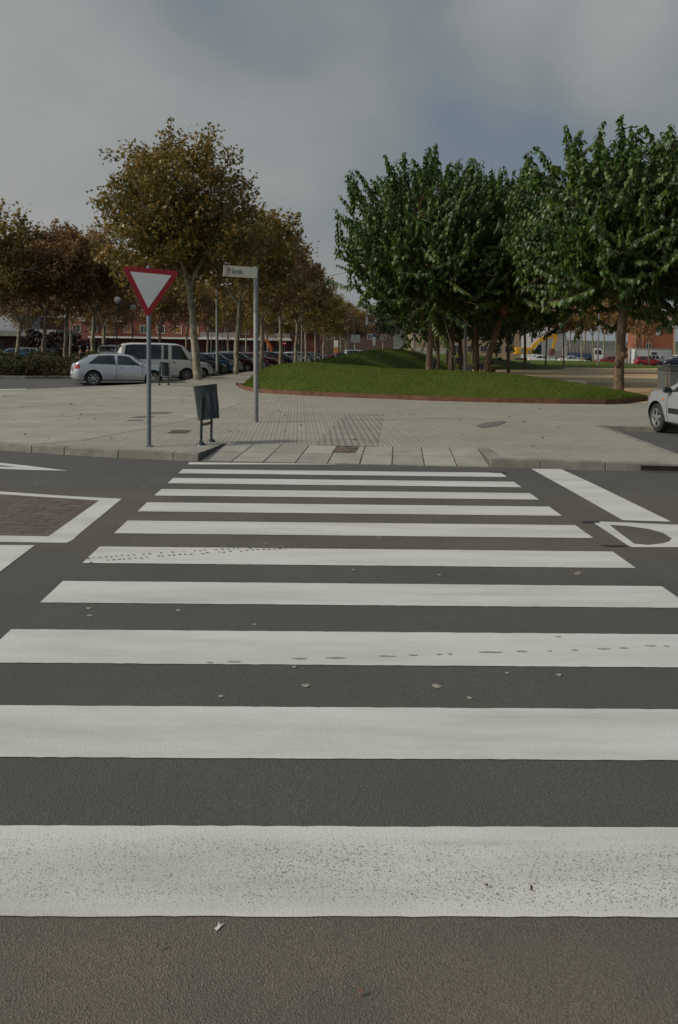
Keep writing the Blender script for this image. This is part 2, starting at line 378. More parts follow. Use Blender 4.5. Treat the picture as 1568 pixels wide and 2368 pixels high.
def tag(o, label=None, cat=None, group=None, kind=None):
    for a, b in (('label', label), ('category', cat), ('group', group), ('kind', kind)):
        if b: o[a] = b
    return o
def thing(name, label, cat, loc=(0, 0, 0), rz=0.0, group=None, lean=0.0):
    o = bpy.data.objects.new(name, None); COL.objects.link(o); o.empty_display_size = .2
    o.location = loc; o.rotation_euler = (0, lean, rz); return tag(o, label, cat, group)
def copy_tree(o, parent=None):
    c = o.copy(); COL.objects.link(c)
    if parent: c.parent = parent
    for ch in list(o.children): copy_tree(ch, c)
    return c
def raw_mesh(name, V, FACES_FLAT, nper, mat, parent=None, smooth=False):
    me = bpy.data.meshes.new(name); nf = len(FACES_FLAT)//nper
    me.vertices.add(len(V)); me.vertices.foreach_set('co', np.asarray(V, np.float32).ravel())
    me.loops.add(len(FACES_FLAT)); me.loops.foreach_set('vertex_index', np.asarray(FACES_FLAT, np.int32))
    me.polygons.add(nf); me.polygons.foreach_set('loop_start', np.arange(0, nf*nper, nper, dtype=np.int32))
    me.materials.append(mat); me.update(calc_edges=True); me.validate()
    if smooth: me.polygons.foreach_set('use_smooth', [True]*nf)
    o = bpy.data.objects.new(name, me); COL.objects.link(o)
    if parent: o.parent = parent
    return o

def sheet(name, poly, zo, mat, holes=(), skirt=0.0, kind='structure', cuts=(15.0, 200.0)):
    """flat piece of ground: polygon in xy, laid on the falling ground at height zo"""
    bm = bmesh.new(); edges = []
    for ring in [poly, *holes]:
        vs = [bm.verts.new((p[0], p[1], 0)) for p in ring]
        edges += [bm.edges.new((vs[i], vs[(i+1) % len(vs)])) for i in range(len(vs))]
    bmesh.ops.triangle_fill(bm, use_beauty=True, edges=edges, normal=(0, 0, 1))
    for cy in cuts:
        bmesh.ops.bisect_plane(bm, geom=bm.verts[:] + bm.edges[:] + bm.faces[:], plane_co=(0, cy, 0), plane_no=(0, 1, 0))
    for f_ in bm.faces:
        if f_.normal.z < 0: f_.normal_flip()
    for v in bm.verts: v.co.z = B(v.co.y) + zo
    if skirt:
        be = [e_ for e_ in bm.edges if len(e_.link_faces) == 1]
        r = bmesh.ops.extrude_edge_only(bm, edges=be)
        for v in r['geom']:
            if isinstance(v, bmesh.types.BMVert): v.co.z -= skirt
    me = bpy.data.meshes.new(name); bm.to_mesh(me); bm.free(); me.materials.append(mat)
    o = bpy.data.objects.new(name, me); COL.objects.link(o)
    if kind: o['kind'] = kind
    return o
def P2(pts, zo=0.0): return [G(x, y, zo) for x, y in pts]

# ------------------------------------------------------------------ ground, road, pavement
sheet('ground', [(-2500, -300), (2500, -300), (2500, 4000), (-2500, 4000)], -.006, M('far_ground', (.085, .08, .068), .95, 0, .25, .2), cuts=(15, 200))
sheet('road', [(-70, -15), (60, -15), (60, 118), (-70, 118)], 0.0, ASPHALT)

KH = .12
kl = P2([(-500, 985), (-200, 1011), (0, 1024.5), (75, 1029.5), (150, 1034), (275, 1041), (402, 1046.5), (460, 1048.5)], KH)
kr = P2([(1133, 1062), (1250, 1065), (1400, 1069), (1568, 1073), (1900, 1081), (2300, 1090)], KH)
ra, rb = G(525, 1024.5, KH), G(1105, 1037, KH)       # back corners of the dropped kerb
edge_px = [(549, 891), (553, 896), (566, 902), (600, 908.5), (700, 914.5), (800, 919), (900, 923), (1000, 927), (1150, 931), (1300, 934), (1400, 935), (1440, 934), (1495, 927.5)]
EDGE = P2(edge_px, KH)
side = [p.xy for p in kl] + [ra.xy, rb.xy] + [p.xy for p in kr]
poly = side + [(10.5, 12.62), (5.52, 12.62), (5.80, 17.15), (30, 17.6), (30, 26.0), (EDGE[-1].x, EDGE[-1].y + .15), (9, 25.4), (3, 27), (0, 29), (-1.5, 34), (0.5, 60), (2.5, 118), (-1.2, 118), (-7.75, 36.2), (-8.6, 33.2), (-11.6, 28.0), (-14.5, 24.9), (-40, 22.5), (-40, 17.2)]
sheet('pavement', poly, KH, PAVE, skirt=.16)
# plain paving on the left of the pavement
pl = P2([(-480, 988), (0, 1023), (75, 1028), (190, 1019), (330, 992), (480, 962), (560, 930), (560, 915), (420, 893), (190, 897), (-60, 907), (-480, 925)], KH)
sheet('plain_pavement', [p.xy for p in pl], KH + .004, PAVE2)
# ridged strip that leads to the crossing
sheet('ridged_paving', [p.xy for p in P2([(728, 1029.5), (872, 1032.5), (887, 958), (797, 957)], KH)], KH + .004, TACTILE)
# darker damp mark and cross band on the tiles
WET = M('damp_stain', (.13, .125, .108), .8, 0, .2, 6)
sheet('pavement_stain', [p.xy for p in P2([(1100, 985), (1125, 978), (1160, 974), (1172, 976), (1150, 985), (1115, 990)], KH)], KH + .008, WET)

# kerb stones -------------------------------------------------------
def kerb_run(name, pts, wid=.16, z0=-.06, z1=.126, step=1.0, gap=.012):
    mb = MB(); pts = [Vector((p[0], p[1])) for p in pts]
    carry = 0.0
    for a, b in zip(pts[:-1], pts[1:]):
        d = b - a; L = d.length; t = d / L; nrm = Vector((-t.y, t.x)); n = max(1, round(L / step)); 
        for i in range(n):
            s0 = L*i/n + gap/2; s1 = L*(i+1)/n - gap/2; mid = a + t*(s0+s1)/2 + nrm*(wid/2 - .012)
            dz = random.uniform(-.004, .004); zc = B(mid.y)
            mb.box((mid.x, mid.y, zc + (z0+z1+dz)/2), (s1-s0, wid, z1-z0+dz), Matrix.Rotation(math.atan2(t.y, t.x) + random.uniform(-.006, .006), 3, 'Z'))
    o = mb.build(name, KERB, bevel=.012); o['kind'] = 'structure'; return o
kerb_run('kerb', [p.xy for p in kl])
kr1 = [p.xy for p in kr]
# the gap for the drain mouth is left between the two right-hand runs
d0, d1 = G(1483, 1071, KH), G(1640, 1075, KH)
kerb_run('kerb', kr1[:3] + [d0.xy])
kerb_run('kerb', [d1.xy] + kr1[4:])
kerb_run('kerb', [(5.80, 17.15), (9.5, 17.26), (14, 17.4), (30, 17.6)])
kerb_run('kerb', [(5.52, 12.62), (5.66, 15), (5.80, 17.15)])
kerb_run('kerb', [(10.5, 12.62), (5.52, 12.62)])
# side kerbs of the dropped kerb: wedges that sink into the ramp
def side_kerb(a, b, w_):
    mb = MB(); a = Vector(a.xy); b = Vector(b.xy); t = (b-a).normalized(); n = Vector((-t.y, t.x)) * w_
    vs = [(a.x, a.y, -.03), (b.x, b.y, .07), (b.x+n.x, b.y+n.y, .07), (a.x+n.x, a.y+n.y, -.03), (a.x, a.y, .128), (b.x, b.y, .128), (b.x+n.x, b.y+n.y, .128), (a.x+n.x, a.y+n.y, .128)]
    mb.add(vs, [(0,3,2,1),(4,5,6,7),(0,1,5,4),(1,2,6,5),(2,3,7,6),(3,0,4,7)])
    o = mb.build('kerb', KERB, bevel=.008); o['kind'] = 'structure'
side_kerb(kl[-1], ra, .30)
side_kerb(kr[0], rb, -.20)
# ramp of slabs ------------------------------------------------------
f0, f1 = G(462, 1066.5, .0), G(1133, 1081.5, .0)
mb = MB()
def ramp_pt(s, t, lift=0.0):
    a = f0.lerp(f1, s); b = ra.lerp(rb, s); p = a.lerp(b, t); return Vector((p.x, p.y, .012 + t*(KH-.012) + lift))
mb.add([ramp_pt(-.02, -.03, -.01), ramp_pt(1.02, -.03, -.01), ramp_pt(1.02, 1.02, -.006), ramp_pt(-.02, 1.02, -.006)], [(0, 1, 2, 3)])
mb.cur = 1
for i in range(9):
    for j in range(2):
        g_, h_ = .0025, .012
        s0, s1 = i/9 + g_, (i+1)/9 - g_; t0, t1 = j*.5 + h_, j*.5 + .5 - h_
        dz = random.uniform(-.001, .0025)
        q = [ramp_pt(s0, t0, dz), ramp_pt(s1, t0, dz), ramp_pt(s1, t1, dz), ramp_pt(s0, t1, dz)]
        mb.add(q + [p - Vector((0, 0, .02)) for p in q], [(0,1,2,3),(0,4,5,1),(1,5,6,2),(2,6,7,3),(3,7,4,0)])
o = mb.build('dropped_kerb', [M('dirty_joint', (.11, .10, .082), .95, 0, .3, 9), SLAB]); o['kind'] = 'structure'
# covers -------------------------------------------------------------
COVER = M('iron_cover', (.095, .085, .07), .75, .3, .35, 30, .8, 90)
COVER2 = M('grey_cover', (.15, .145, .128), .85, 0, .25, 20, .5, 70)
def cover(px, label, zo=KH+.006, mat=COVER2, ribs=6):
    q = [G(x, y, zo) for x, y in px]; c = sum(q, Vector())/4
    mb = MB(); mb.add([p - c for p in q] + [p - c - Vector((0, 0, .02)) for p in q], [(0,1,2,3),(0,4,5,1),(1,5,6,2),(2,6,7,3),(3,7,4,0)])
    root = thing('manhole_cover', label, 'manhole cover', c)
    mb.build('plate', mat, root)
    r = MB()
    for i in range(ribs):
        s = (i+.5)/ribs
        a = q[0].lerp(q[1], s) - c; b = q[3].lerp(q[2], s) - c; dd = (q[1]-q[0]).normalized()*.012
        u0, u1 = a.lerp(b, .1), a.lerp(b, .9)
        r.add([u0-dd+Vector((0,0,.003)), u0+dd+Vector((0,0,.003)), u1+dd+Vector((0,0,.003)), u1-dd+Vector((0,0,.003))], [(0,1,2,3)])
    r.build('rib', M('worn_iron', (.13, .12, .10), .6, .3, .3, 20), root)
cover([(297, 966.5), (346, 966.5), (360, 962), (318, 962)], 'large dark inspection cover in the pavement left of the sign pole', ribs=4)
cover([(345, 957.5), (385, 957.5), (402, 952.5), (352, 953)], 'dark inspection cover just behind the sign pole', ribs=4)
cover([(290, 974), (328, 974), (336, 970.5), (300, 970.5)], 'small faint cover nearest the sign pole on its left', ribs=3)
cover([(386, 1001.5), (430, 1001.5), (442, 994.5), (400, 994)], 'pitted iron cover in the tiles left of the litter bin', mat=COVER, ribs=7)
q = [ramp_pt(.437, .56, .007), ramp_pt(.525, .56, .007), ramp_pt(.532, .98, .007), ramp_pt(.449, .98, .007)]
c = sum(q, Vector())/4; root = thing('manhole_cover', 'rusty brown patterned cover set in the ramp of the crossing', 'manhole cover', c)
mb = MB(); mb.add([p - c for p in q] + [p - c - Vector((0, 0, .02)) for p in q], [(0,1,2,3),(0,4,5,1),(1,5,6,2),(2,6,7,3),(3,7,4,0)]); r = mb; r.cur = 1
for i in range(9):
    for j in range(4):
        if random.random() < .25: continue
        p = q[0].lerp(q[1], (i+.5)/9).lerp(q[3].lerp(q[2], (i+.5)/9), (j+.5)/4) - c
        r.box(p + Vector((0, 0, .004)), (.035, .05, .005))
mb.build('plate', [M('rusty_cover', (.13, .10, .072), .85, .1, .4, 25, .6, 60), COVER], root)
# drain mouth in the right kerb ---------------------------------------
root = thing('storm_drain', 'dark slot drain mouth in the right hand kerb', 'drain', (d0.x, d0.y, 0))
dv = d1 - d0; ang = math.atan2(dv.y, dv.x); L = dv.xy.length
rot = Matrix.Rotation(ang, 3, 'Z')
mb = MB(); mb.box(rot @ Vector((L/2, .08, .107)), (L, .20, .04), rot); mb.build('lintel', KERB, root, bevel=.008)
mb = MB(); mb.box(rot @ Vector((L/2, .01, .042)), (L, .04, .084), rot); mb.build('slot_shade', DARK, root)  # solid dark plate, its colour stands in for shade inside the slot
mb = MB(); mb.box(rot @ Vector((L/2, -.03, .004)), (L, .10, .012), rot)
for i in range(24): mb.box(rot @ Vector((L*(i+.5)/24, -.03, .012)), (.012, .09, .012), rot)
mb.build('grate', COVER, root)

# ------------------------------------------------------------------ road markings
la, lb = G(28, 1455), G(423, 1085)
rc, rd = G(1525, 1353), G(1187, 1114)
def xl(Y): return la.x + (Y - la.y)*(lb.x - la.x)/(lb.y - la.y)
def xr(Y): return rc.x + (Y - rc.y)*(rd.x - rc.x)/(rd.y - rc.y)
SK = .018
rows = [(1913, 2122), (1637, 1756), (1462, 1539), (1350, 1400), (1270, 1308), (1209.5, 1239), (1167, 1188), (1136, 1151), (1110, 1122.5), (1089.5, 1099), (1073.5, 1078.5)]
def wob(a, b, n=90, amp=.0028):        # slightly uneven painted edge
    return [Vector(a).lerp(Vector(b), i/n) + Vector((0, random.uniform(-amp, amp))) for i in range(n+1)]
for i, (yt, yb) in enumerate(rows):
    Yt = F*H/(yt - CY); Yb = F*H/(yb - CY)
    l0, r0 = xl(Yb), xr(Yb); l1, r1 = xl(Yt), xr(Yt)
    if i == 10: r1 = r0 = xl(Yt) + 2.2
    lo = wob((l0, Yb + SK*l0), (r0, Yb + SK*r0)); hi = wob((r1, Yt + SK*r1), (l1, Yt + SK*l1))
    if i == 10: hi = [p - Vector((0, .0)) for p in hi]; lo = [a.lerp(Vector((a.x, Yt + SK*a.x)), j/len(lo)*.8) for j, a in enumerate(lo)]
    sheet('crosswalk_stripe', [tuple(p) for p in lo + hi], .004, PAINT)
def mark(name, px, holes=()):
    return sheet(name, [G(x, y).xy for x, y in px], .004, PAINT, [[G(x, y).xy for x, y in h] for h in holes])
mark('stop_line', [(1228, 1084.5), (1297, 1085), (1380, 1123), (1552, 1207), (1440, 1203.5), (1330, 1141)])
mark('painted_symbol', [(1370, 1208), (1385, 1206.5), (1568, 1214), (1900, 1228), (1900, 1270), (1568, 1266), (1462, 1266), (1452, 1262)],
     [[(1409, 1214.5), (1450, 1217), (1500, 1224), (1535, 1234), (1553, 1246), (1549, 1252), (1534, 1257), (1500, 1261), (1466, 1258)], [(1575, 1222), (1700, 1228), (1700, 1245), (1590, 1240)]])
mark('island_border', [(-500, 1112), (-200, 1127), (0, 1137), (150, 1147), (282, 1154), (236, 1192), (188, 1231), (170, 1248), (155, 1256), (0, 1254), (-500, 1250)],
     [[(-480, 1126), (-200, 1137), (0, 1143.5), (150, 1153), (229, 1158), (112, 1241), (0, 1239), (-480, 1237)]])
sheet('paved_island', [G(x, y).xy for x, y in [(-480, 1126), (-200, 1137), (0, 1143.5), (150, 1153), (229, 1158), (112, 1241), (0, 1239), (-480, 1237)]], .005, BLOCKP)
mark('chevron_line', [(-500, 1028), (0, 1070.5), (60, 1077), (158, 1089), (60, 1087), (0, 1084.5), (-500, 1075)], [[(-480, 1048), (0, 1076), (45, 1081), (0, 1079.5), (-480, 1060)]])
mark('left_lane_stripe', [(-500, 1258), (0, 1261), (81, 1261.5), (30, 1300), (-30, 1346), (-500, 1345)])
mark('far_lane_line', [(-300, 915), (-40, 901), (62, 899), (58, 901.5), (-40, 904.5), (-300, 922)])
# tyre tread print on the sixth stripe, mud dabs on the third
mb = MB()
def dab(x, y, rx, ry, z=.0075, n=7):
    c = G(x, y); vs = [(c.x + math.cos(2*PI*j/n)*rx*random.uniform(.6, 1.2), c.y + math.sin(2*PI*j/n)*ry*random.uniform(.6, 1.2), z) for j in range(n)]
    mb.add(vs, [tuple(range(n))])
for i in range(46):
    t = i/46; x = 205 + 590*t; 
    for row in (0, 1):
        y = 1292 - 24*t + row*(9 - 7*t) - 6*math.sin(t*2.2) - 8*t*(1-t)
        if random.random() < .9 - .3*t: dab(x + row*6 + random.uniform(-2, 2), y + random.uniform(-1, 1), random.uniform(.008, .02), random.uniform(.010, .022))
o = mb.build('tyre_print', M('tyre_dirt', (.16, .155, .14), .9, 0, .3, 30)); o['kind'] = 'structure'
mb = MB()
for x, y, rx in [(690, 1525, .055), (775, 1523, .06), (893, 1519, .05), (954, 1517, .03), (1015, 1515, .02), (1040, 1514, .015), (1135, 1510, .07), (1205, 1508, .035), (1270, 1507, .015), (1327, 1505, .025), (1395, 1502, .045), (1440, 1500, .03), (1500, 1495, .04), (1540, 1496, .02), (540, 1532, .04), (485, 1534, .02), (1290, 1474, .02)]:
    dab(x, y, rx, .010, n=11)
o = mb.build('mud_mark', M('mud', (.33, .31, .26), .9, 0, .3, 30)); o['kind'] = 'structure'
mb = MB()
for x, y, r_ in [(205, 1407, .022), (208, 1424, .022), (412, 1412, .02), (588, 1445, .015), (1010, 1588, .025), (1292, 1562, .018), (1172, 1557, .014), (707, 1586, .024), (1085, 1615, .016), (1338, 1325, .03), (1335, 1329, .022), (1015, 1330, .02), (680, 1543, .014), (510, 1611, .016), (818, 1318, .02)]:
    dab(x, y, r_, r_*1.0, z=.004, n=12)
o = mb.build('gum_spot', M('old_gum', (.27, .25, .205), .85, 0, .3, 40)); o['kind'] = 'structure'
# black tar smears beside the right hand symbol
mb = MB()
for x, y, rx, ry in [(1368, 1208, .12, .05), (1420, 1263, .14, .03), (1150, 1093, .18, .05)]: dab(x, y, rx, ry, z=.0078, n=14)
o = mb.build('tar_smear', M('tar', (.035, .036, .036), .7, 0, .3, 20)); o['kind'] = 'structure'
# paper scrap
c = G(511, 2137); mb = MB()
vs = [tuple(c_*.62 for c_ in v_) for v_ in [(0, 0, .002), (.012, .006, .006), (.02, .03, .004), (.034, .046, .009), (.012, .036, .005), (.004, .055, .010), (.002, .03, .004), (-.012, .016, .003)]]
mb.add(vs, [(0, 1, 2, 4, 6, 7), (2, 3, 4), (4, 5, 6)]); o = mb.build('paper_scrap', M('soiled_paper', (.5, .48, .44), .9, 0, .3, 60), loc=(c.x - .01, c.y - .03, .001)); tag(o, 'torn white paper scrap lying on the asphalt below the nearest stripe', 'litter')

# far low hills all round
hv = []; hf = []
for i in range(121):
    a = 2*PI*i/120; rr0 = 1100
    for j, (rd, hz_) in enumerate(((0, -2), (120, 10 + 7*math.sin(a*5) + 4*math.sin(a*11+1)), (420, 20 + 9*math.sin(a*4+2) + 5*math.sin(a*13)), (900, -2))):
        hv.append((math.sin(a)*(rr0+rd), math.cos(a)*(rr0+rd), hz_ - 1.5))
for i in range(120):
    for j in range(3): q_ = i*4+j; hf += [q_, q_+4, q_+5, q_+1]
o = raw_mesh('hills', hv, hf, 4, M('hill_scrub', (.055, .06, .04), .95, 0, .35, .02), smooth=True); o['kind'] = 'structure'
# fallen leaves ------------------------------------------------------
def leaf_stuff(name, pts, size, mat, label, cat):
    V = []; Fc = []
    for p in pts:
        a = random.uniform(0, 2*PI); s = size*random.uniform(.6, 1.3); b = len(V)
        ax = Vector((math.cos(a), math.sin(a), 0)); ay = Vector((-ax.y, ax.x, 0)); up = Vector((0, 0, 1))
        V += [p + up*.006, p + ax*s*.5 + ay*s*.3 + up*.03*random.random(), p + ax*s + up*.01, p + ax*s*.5 - ay*s*.3 + up*.035*random.random()]
        Fc += [b, b+1, b+2, b, b+2, b+3]
    o = raw_mesh(name, [tuple(v) for v in V], Fc, 3, mat); tag(o, label, cat, kind='stuff'); return o
lp = [G(x, y, KH+.006) for x, y in [(440, 917), (570, 955), (655, 997), (547, 998), (535, 998), (815, 1019-1), (792, 977), (1000, 944), (1022, 941), (700, 984), (255, 1015), (145, 960), (340, 940), (1235, 1032), (1250, 1012), (950, 960), (640, 922), (1180, 965), (110, 1014), (90, 1011), (30, 972)]]
for _ in range(90):
    p = G(random.uniform(-100, 1540), 892 + 120*random.random()**1.6, KH+.006); 
    if p.y < EDGE[5].y - .2 or p.x < -4.5: lp.append(p)
lr = [G(x, y, .004) for x, y in [(1290, 2176), (825, 2300), (362, 2198), (1225, 2060), (1131, 2056), (1400, 1203), (1345, 1084), (1320, 1083)]]
leaf_stuff('fallen_leaves', lp, .075, DRY_LEAF, 'dry brown leaves scattered over the paving', 'leaves')
leaf_stuff('fallen_leaves', lr, .014, DRY_LEAF, 'tiny brown leaf scraps on the road', 'leaves')

# ------------------------------------------------------------------ dirt square and grass mounds
sheet('dirt_square', [(2.5, 26.8), (9, 25.35), (60, 25.3), (60, 112), (3, 112)], KH + .009, DIRT)
# front mound: strip between rusty edging and a back line
def interp(x, xs, ys):
    return float(np.interp(x, xs, ys))
CRX = [-3.95, -3.6, -3.0, -2.36, -1.38, .26, 1.9, 3.54, 5.2, 6.8, 8.46, 10, 10.9, 11.6]
CRH = [0, .40, .82, 1.0, 1.10, 1.02, .92, .88, .85, .76, .52, .22, .08, .0]
BACKL = [Vector((x, y)) for x, y in [(-4.55, 34.3), (-4.3, 35.6), (-3.6, 36.6), (-2.6, 37.2), (-1, 37.4), (1, 37), (2.5, 36.2), (4, 35.3), (5.5, 34.2), (7, 33), (8.5, 31.4), (9.9, 29.6), (11.0, 27.6)]]
def along(pts, s):
    n = len(pts)-1; i = min(int(s*n), n-1); return Vector(pts[i]).lerp(Vector(pts[i+1]), s*n - i)
EF = [Vector(p.xy) + Vector((0, .03)) for p in EDGE]
NU, NT = 130, 34
V = []
def mound_z(p, t, s):
    e_ = math.sin(min(t/.45, 1)*PI/2)**.85 if t < .45 else (math.cos((t-.45)/.55*PI)*.5+.5)
    hgt = interp(p.x, CRX, CRH)*e_
    return B(p.y) + KH + .10*min(1, t*12)*(1-t) + hgt*.93 + .02*math.sin(p.x*2.1)*math.sin(p.y*1.7)*e_
for i in range(NU+1):
    s = i/NU; a = along(EF, s); b = along(BACKL, s)
    for j in range(NT+1):
        t = j/NT; p = a.lerp(b, t); V.append((p.x, p.y, mound_z(p, t, s)))
Fc = []
for i in range(NU):
    for j in range(NT):
        q = i*(NT+1)+j; Fc += [q, q+NT+1, q+NT+2, q+1]
o = raw_mesh('grass_mound', V, Fc, 4, LAWN, smooth=True); o['kind'] = 'structure'
FRONT = np.array(V).reshape(NU+1, NT+1, 3)
# second and third mounds further back
RID = [(-2.4, 37.6, .1), (-1.2, 41.5, .98), (-.1, 45.5, 1.18), (1.4, 50.5, 1.45), (3.9, 58, 1.72), (5.6, 66, 1.7), (7, 76, 1.5), (8.2, 88, .9), (9, 98, .1)]
def ridge_h(x, y):
    xs = [r[1] for r in RID]; c = interp(y, xs, [r[0] for r in RID]); hh = interp(y, xs, [r[2] for r in RID])
    wdt = 3.4 if x < c else 4.7 + .03*(y-35)
    d = abs(x-c)/wdt
    return hh*((math.cos(min(d, 1)*PI)*.5+.5)**(.9 if x < c else 1.12))*(1 + .035*math.sin(x*2.6 - y*.55))
def grid_mound(x0, x1, y0, y1, nx, ny, fn, sink=.1):
    V = []; Fc = []
    for i in range(nx+1):
        for j in range(ny+1):
            x = x0+(x1-x0)*i/nx; y = y0+(y1-y0)*j/ny; h_ = fn(x, y)
            V.append((x, y, B(y) + KH - sink + (h_ + sink*min(1, h_*8) if h_ > 0 else 0)))
    for i in range(nx):
        for j in range(ny):
            q = i*(ny+1)+j; Fc += [q, q+ny+1, q+ny+2, q+1]
    o = raw_mesh('grass_mound', V, Fc, 4, LAWN, smooth=True); o['kind'] = 'structure'; return V
R2 = grid_mound(-6, 16, 33.5, 97, 90, 160, ridge_h)
def third_h(x, y):
    a = math.exp(-((x-13)/7)**2 - ((y-86)/8)**2)*1.5
    b = math.exp(-((x-26)/13)**4)*math.exp(-((y-97)/6)**2)*.75
    return max(0, a + b - .05) * (1 if x < 60 else 0)
grid_mound(2, 44, 70, 113, 120, 90, third_h)
# rusty steel edging
mb = MB()
pts = [Vector(p.xy) for p in EDGE]
for a, b in zip(pts[:-1], pts[1:]):
    n = max(1, int((b-a).length/1.5))
    for i in range(n):
        p, q = a.lerp(b, i/n), a.lerp(b, (i+1)/n); t = (q-p).normalized(); nn = Vector((-t.y, t.x))*.015
        z0, z1 = B(p.y)+KH-.03, B(p.y)+KH+.155
        mb.add([(p.x, p.y, z0), (q.x, q.y, z0), (q.x, q.y, z1), (p.x, p.y, z1), (p.x+nn.x, p.y+nn.y, z0), (q.x+nn.x, q.y+nn.y, z0), (q.x+nn.x, q.y+nn.y, z1), (p.x+nn.x, p.y+nn.y, z1)],
               [(0,1,2,3),(4,7,6,5),(3,2,6,7),(0,4,5,1),(0,3,7,4),(1,5,6,2)])
o = mb.build('steel_edging', RUST); tag(o, 'rusty brown steel edging strip round the foot of the front grass mound', 'edging')
# grass blades on the front mound and second ridge
def blades(name, n, sampler, hgt, wid, label):
    P = sampler(n); n = len(P)
    a = rng.uniform(0, 2*PI, n); hh = hgt*rng.uniform(.5, 1.3, n); ln = rng.uniform(-.5, .5, (n, 2))*hh[:, None]
    ax = np.stack([np.cos(a), np.sin(a), np.zeros(n)], 1)*(wid*rng.uniform(.6, 1.4, n))[:, None]
    tip = P + np.concatenate([ln, hh[:, None]], 1)
    V = np.stack([P - ax, P + ax, tip], 1).reshape(-1, 3); 
    o = raw_mesh(name, V, np.arange(len(V)), 3, GRASS_BLADE); tag(o, label, 'grass', kind='stuff')
def samp_front(n):
    i = rng.integers(0, NU, n); j = (rng.random(n)**1.4*NT*.75).astype(int); u = rng.random((n, 1)); v = rng.random((n, 1))
    return FRONT[i, j]*(1-u)*(1-v) + FRONT[i+1, j]*u*(1-v) + FRONT[i, j+1]*(1-u)*v + FRONT[i+1, j+1]*u*v - np.array([0, 0, .005])
blades('grass', 170000, samp_front, .036, .008, 'short green grass growing on the front mound')
def samp_r2(n):
    x = rng.uniform(-5, 13, n); y = rng.uniform(35, 90, n); P = []
    for a, b in zip(x, y):
        h_ = ridge_h(a, b)
        if h_ > .12: P.append((a, b, B(b) + KH - .1 + h_ + .1))
    return np.array(P) - np.array([0, 0, .01])
blades('grass', 45000, samp_r2, .08, .025, 'short green grass growing on the long ridge behind')

# ------------------------------------------------------------------ trees
def leaves(name, C, D, Nn, size, tmpl, tf, mat, parent):
    """many separate leaves: centres C, midrib directions D, face normals Nn, lengths size"""
    D = D/np.linalg.norm(D, axis=1, keepdims=True); Sd = np.cross(D, Nn); Sd /= np.linalg.norm(Sd, axis=1, keepdims=True)+1e-9; Nn = np.cross(Sd, D)
    T = np.asarray(tmpl); n = len(C); kk = len(T)
    V = C[:, None] + size[:, None, None]*(T[None, :, 0:1]*Sd[:, None] + T[None, :, 1:2]*D[:, None] + T[None, :, 2:3]*Nn[:, None])
    Fx = (np.asarray(tf).ravel()[None] + (np.arange(n)*kk)[:, None]).ravel()
    return raw_mesh(name, V.reshape(-1, 3), Fx, 3, mat, parent)
MT = [(0, 0, 0), (.31, .10, -.05), (.34, .40, -.09), (0, 1, -.25), (-.34, .40, -.09), (-.31, .10, -.05), (0, .45, .05)]
MF = [(0, 1, 6), (1, 2, 6), (2, 3, 6), (3, 4, 6), (4, 5, 6), (5, 0, 6)]
PT = [(0, 0, 0), (.55, .35, .10), (.2, .55, .02), (0, 1, -.1), (-.25, .5, .03), (-.55, .4, .08)]
PF = [(0, 1, 2), (0, 2, 4), (2, 3, 4), (0, 4, 5)]
def unit(v): return v/(np.linalg.norm(v, axis=-1, keepdims=True)+1e-9)

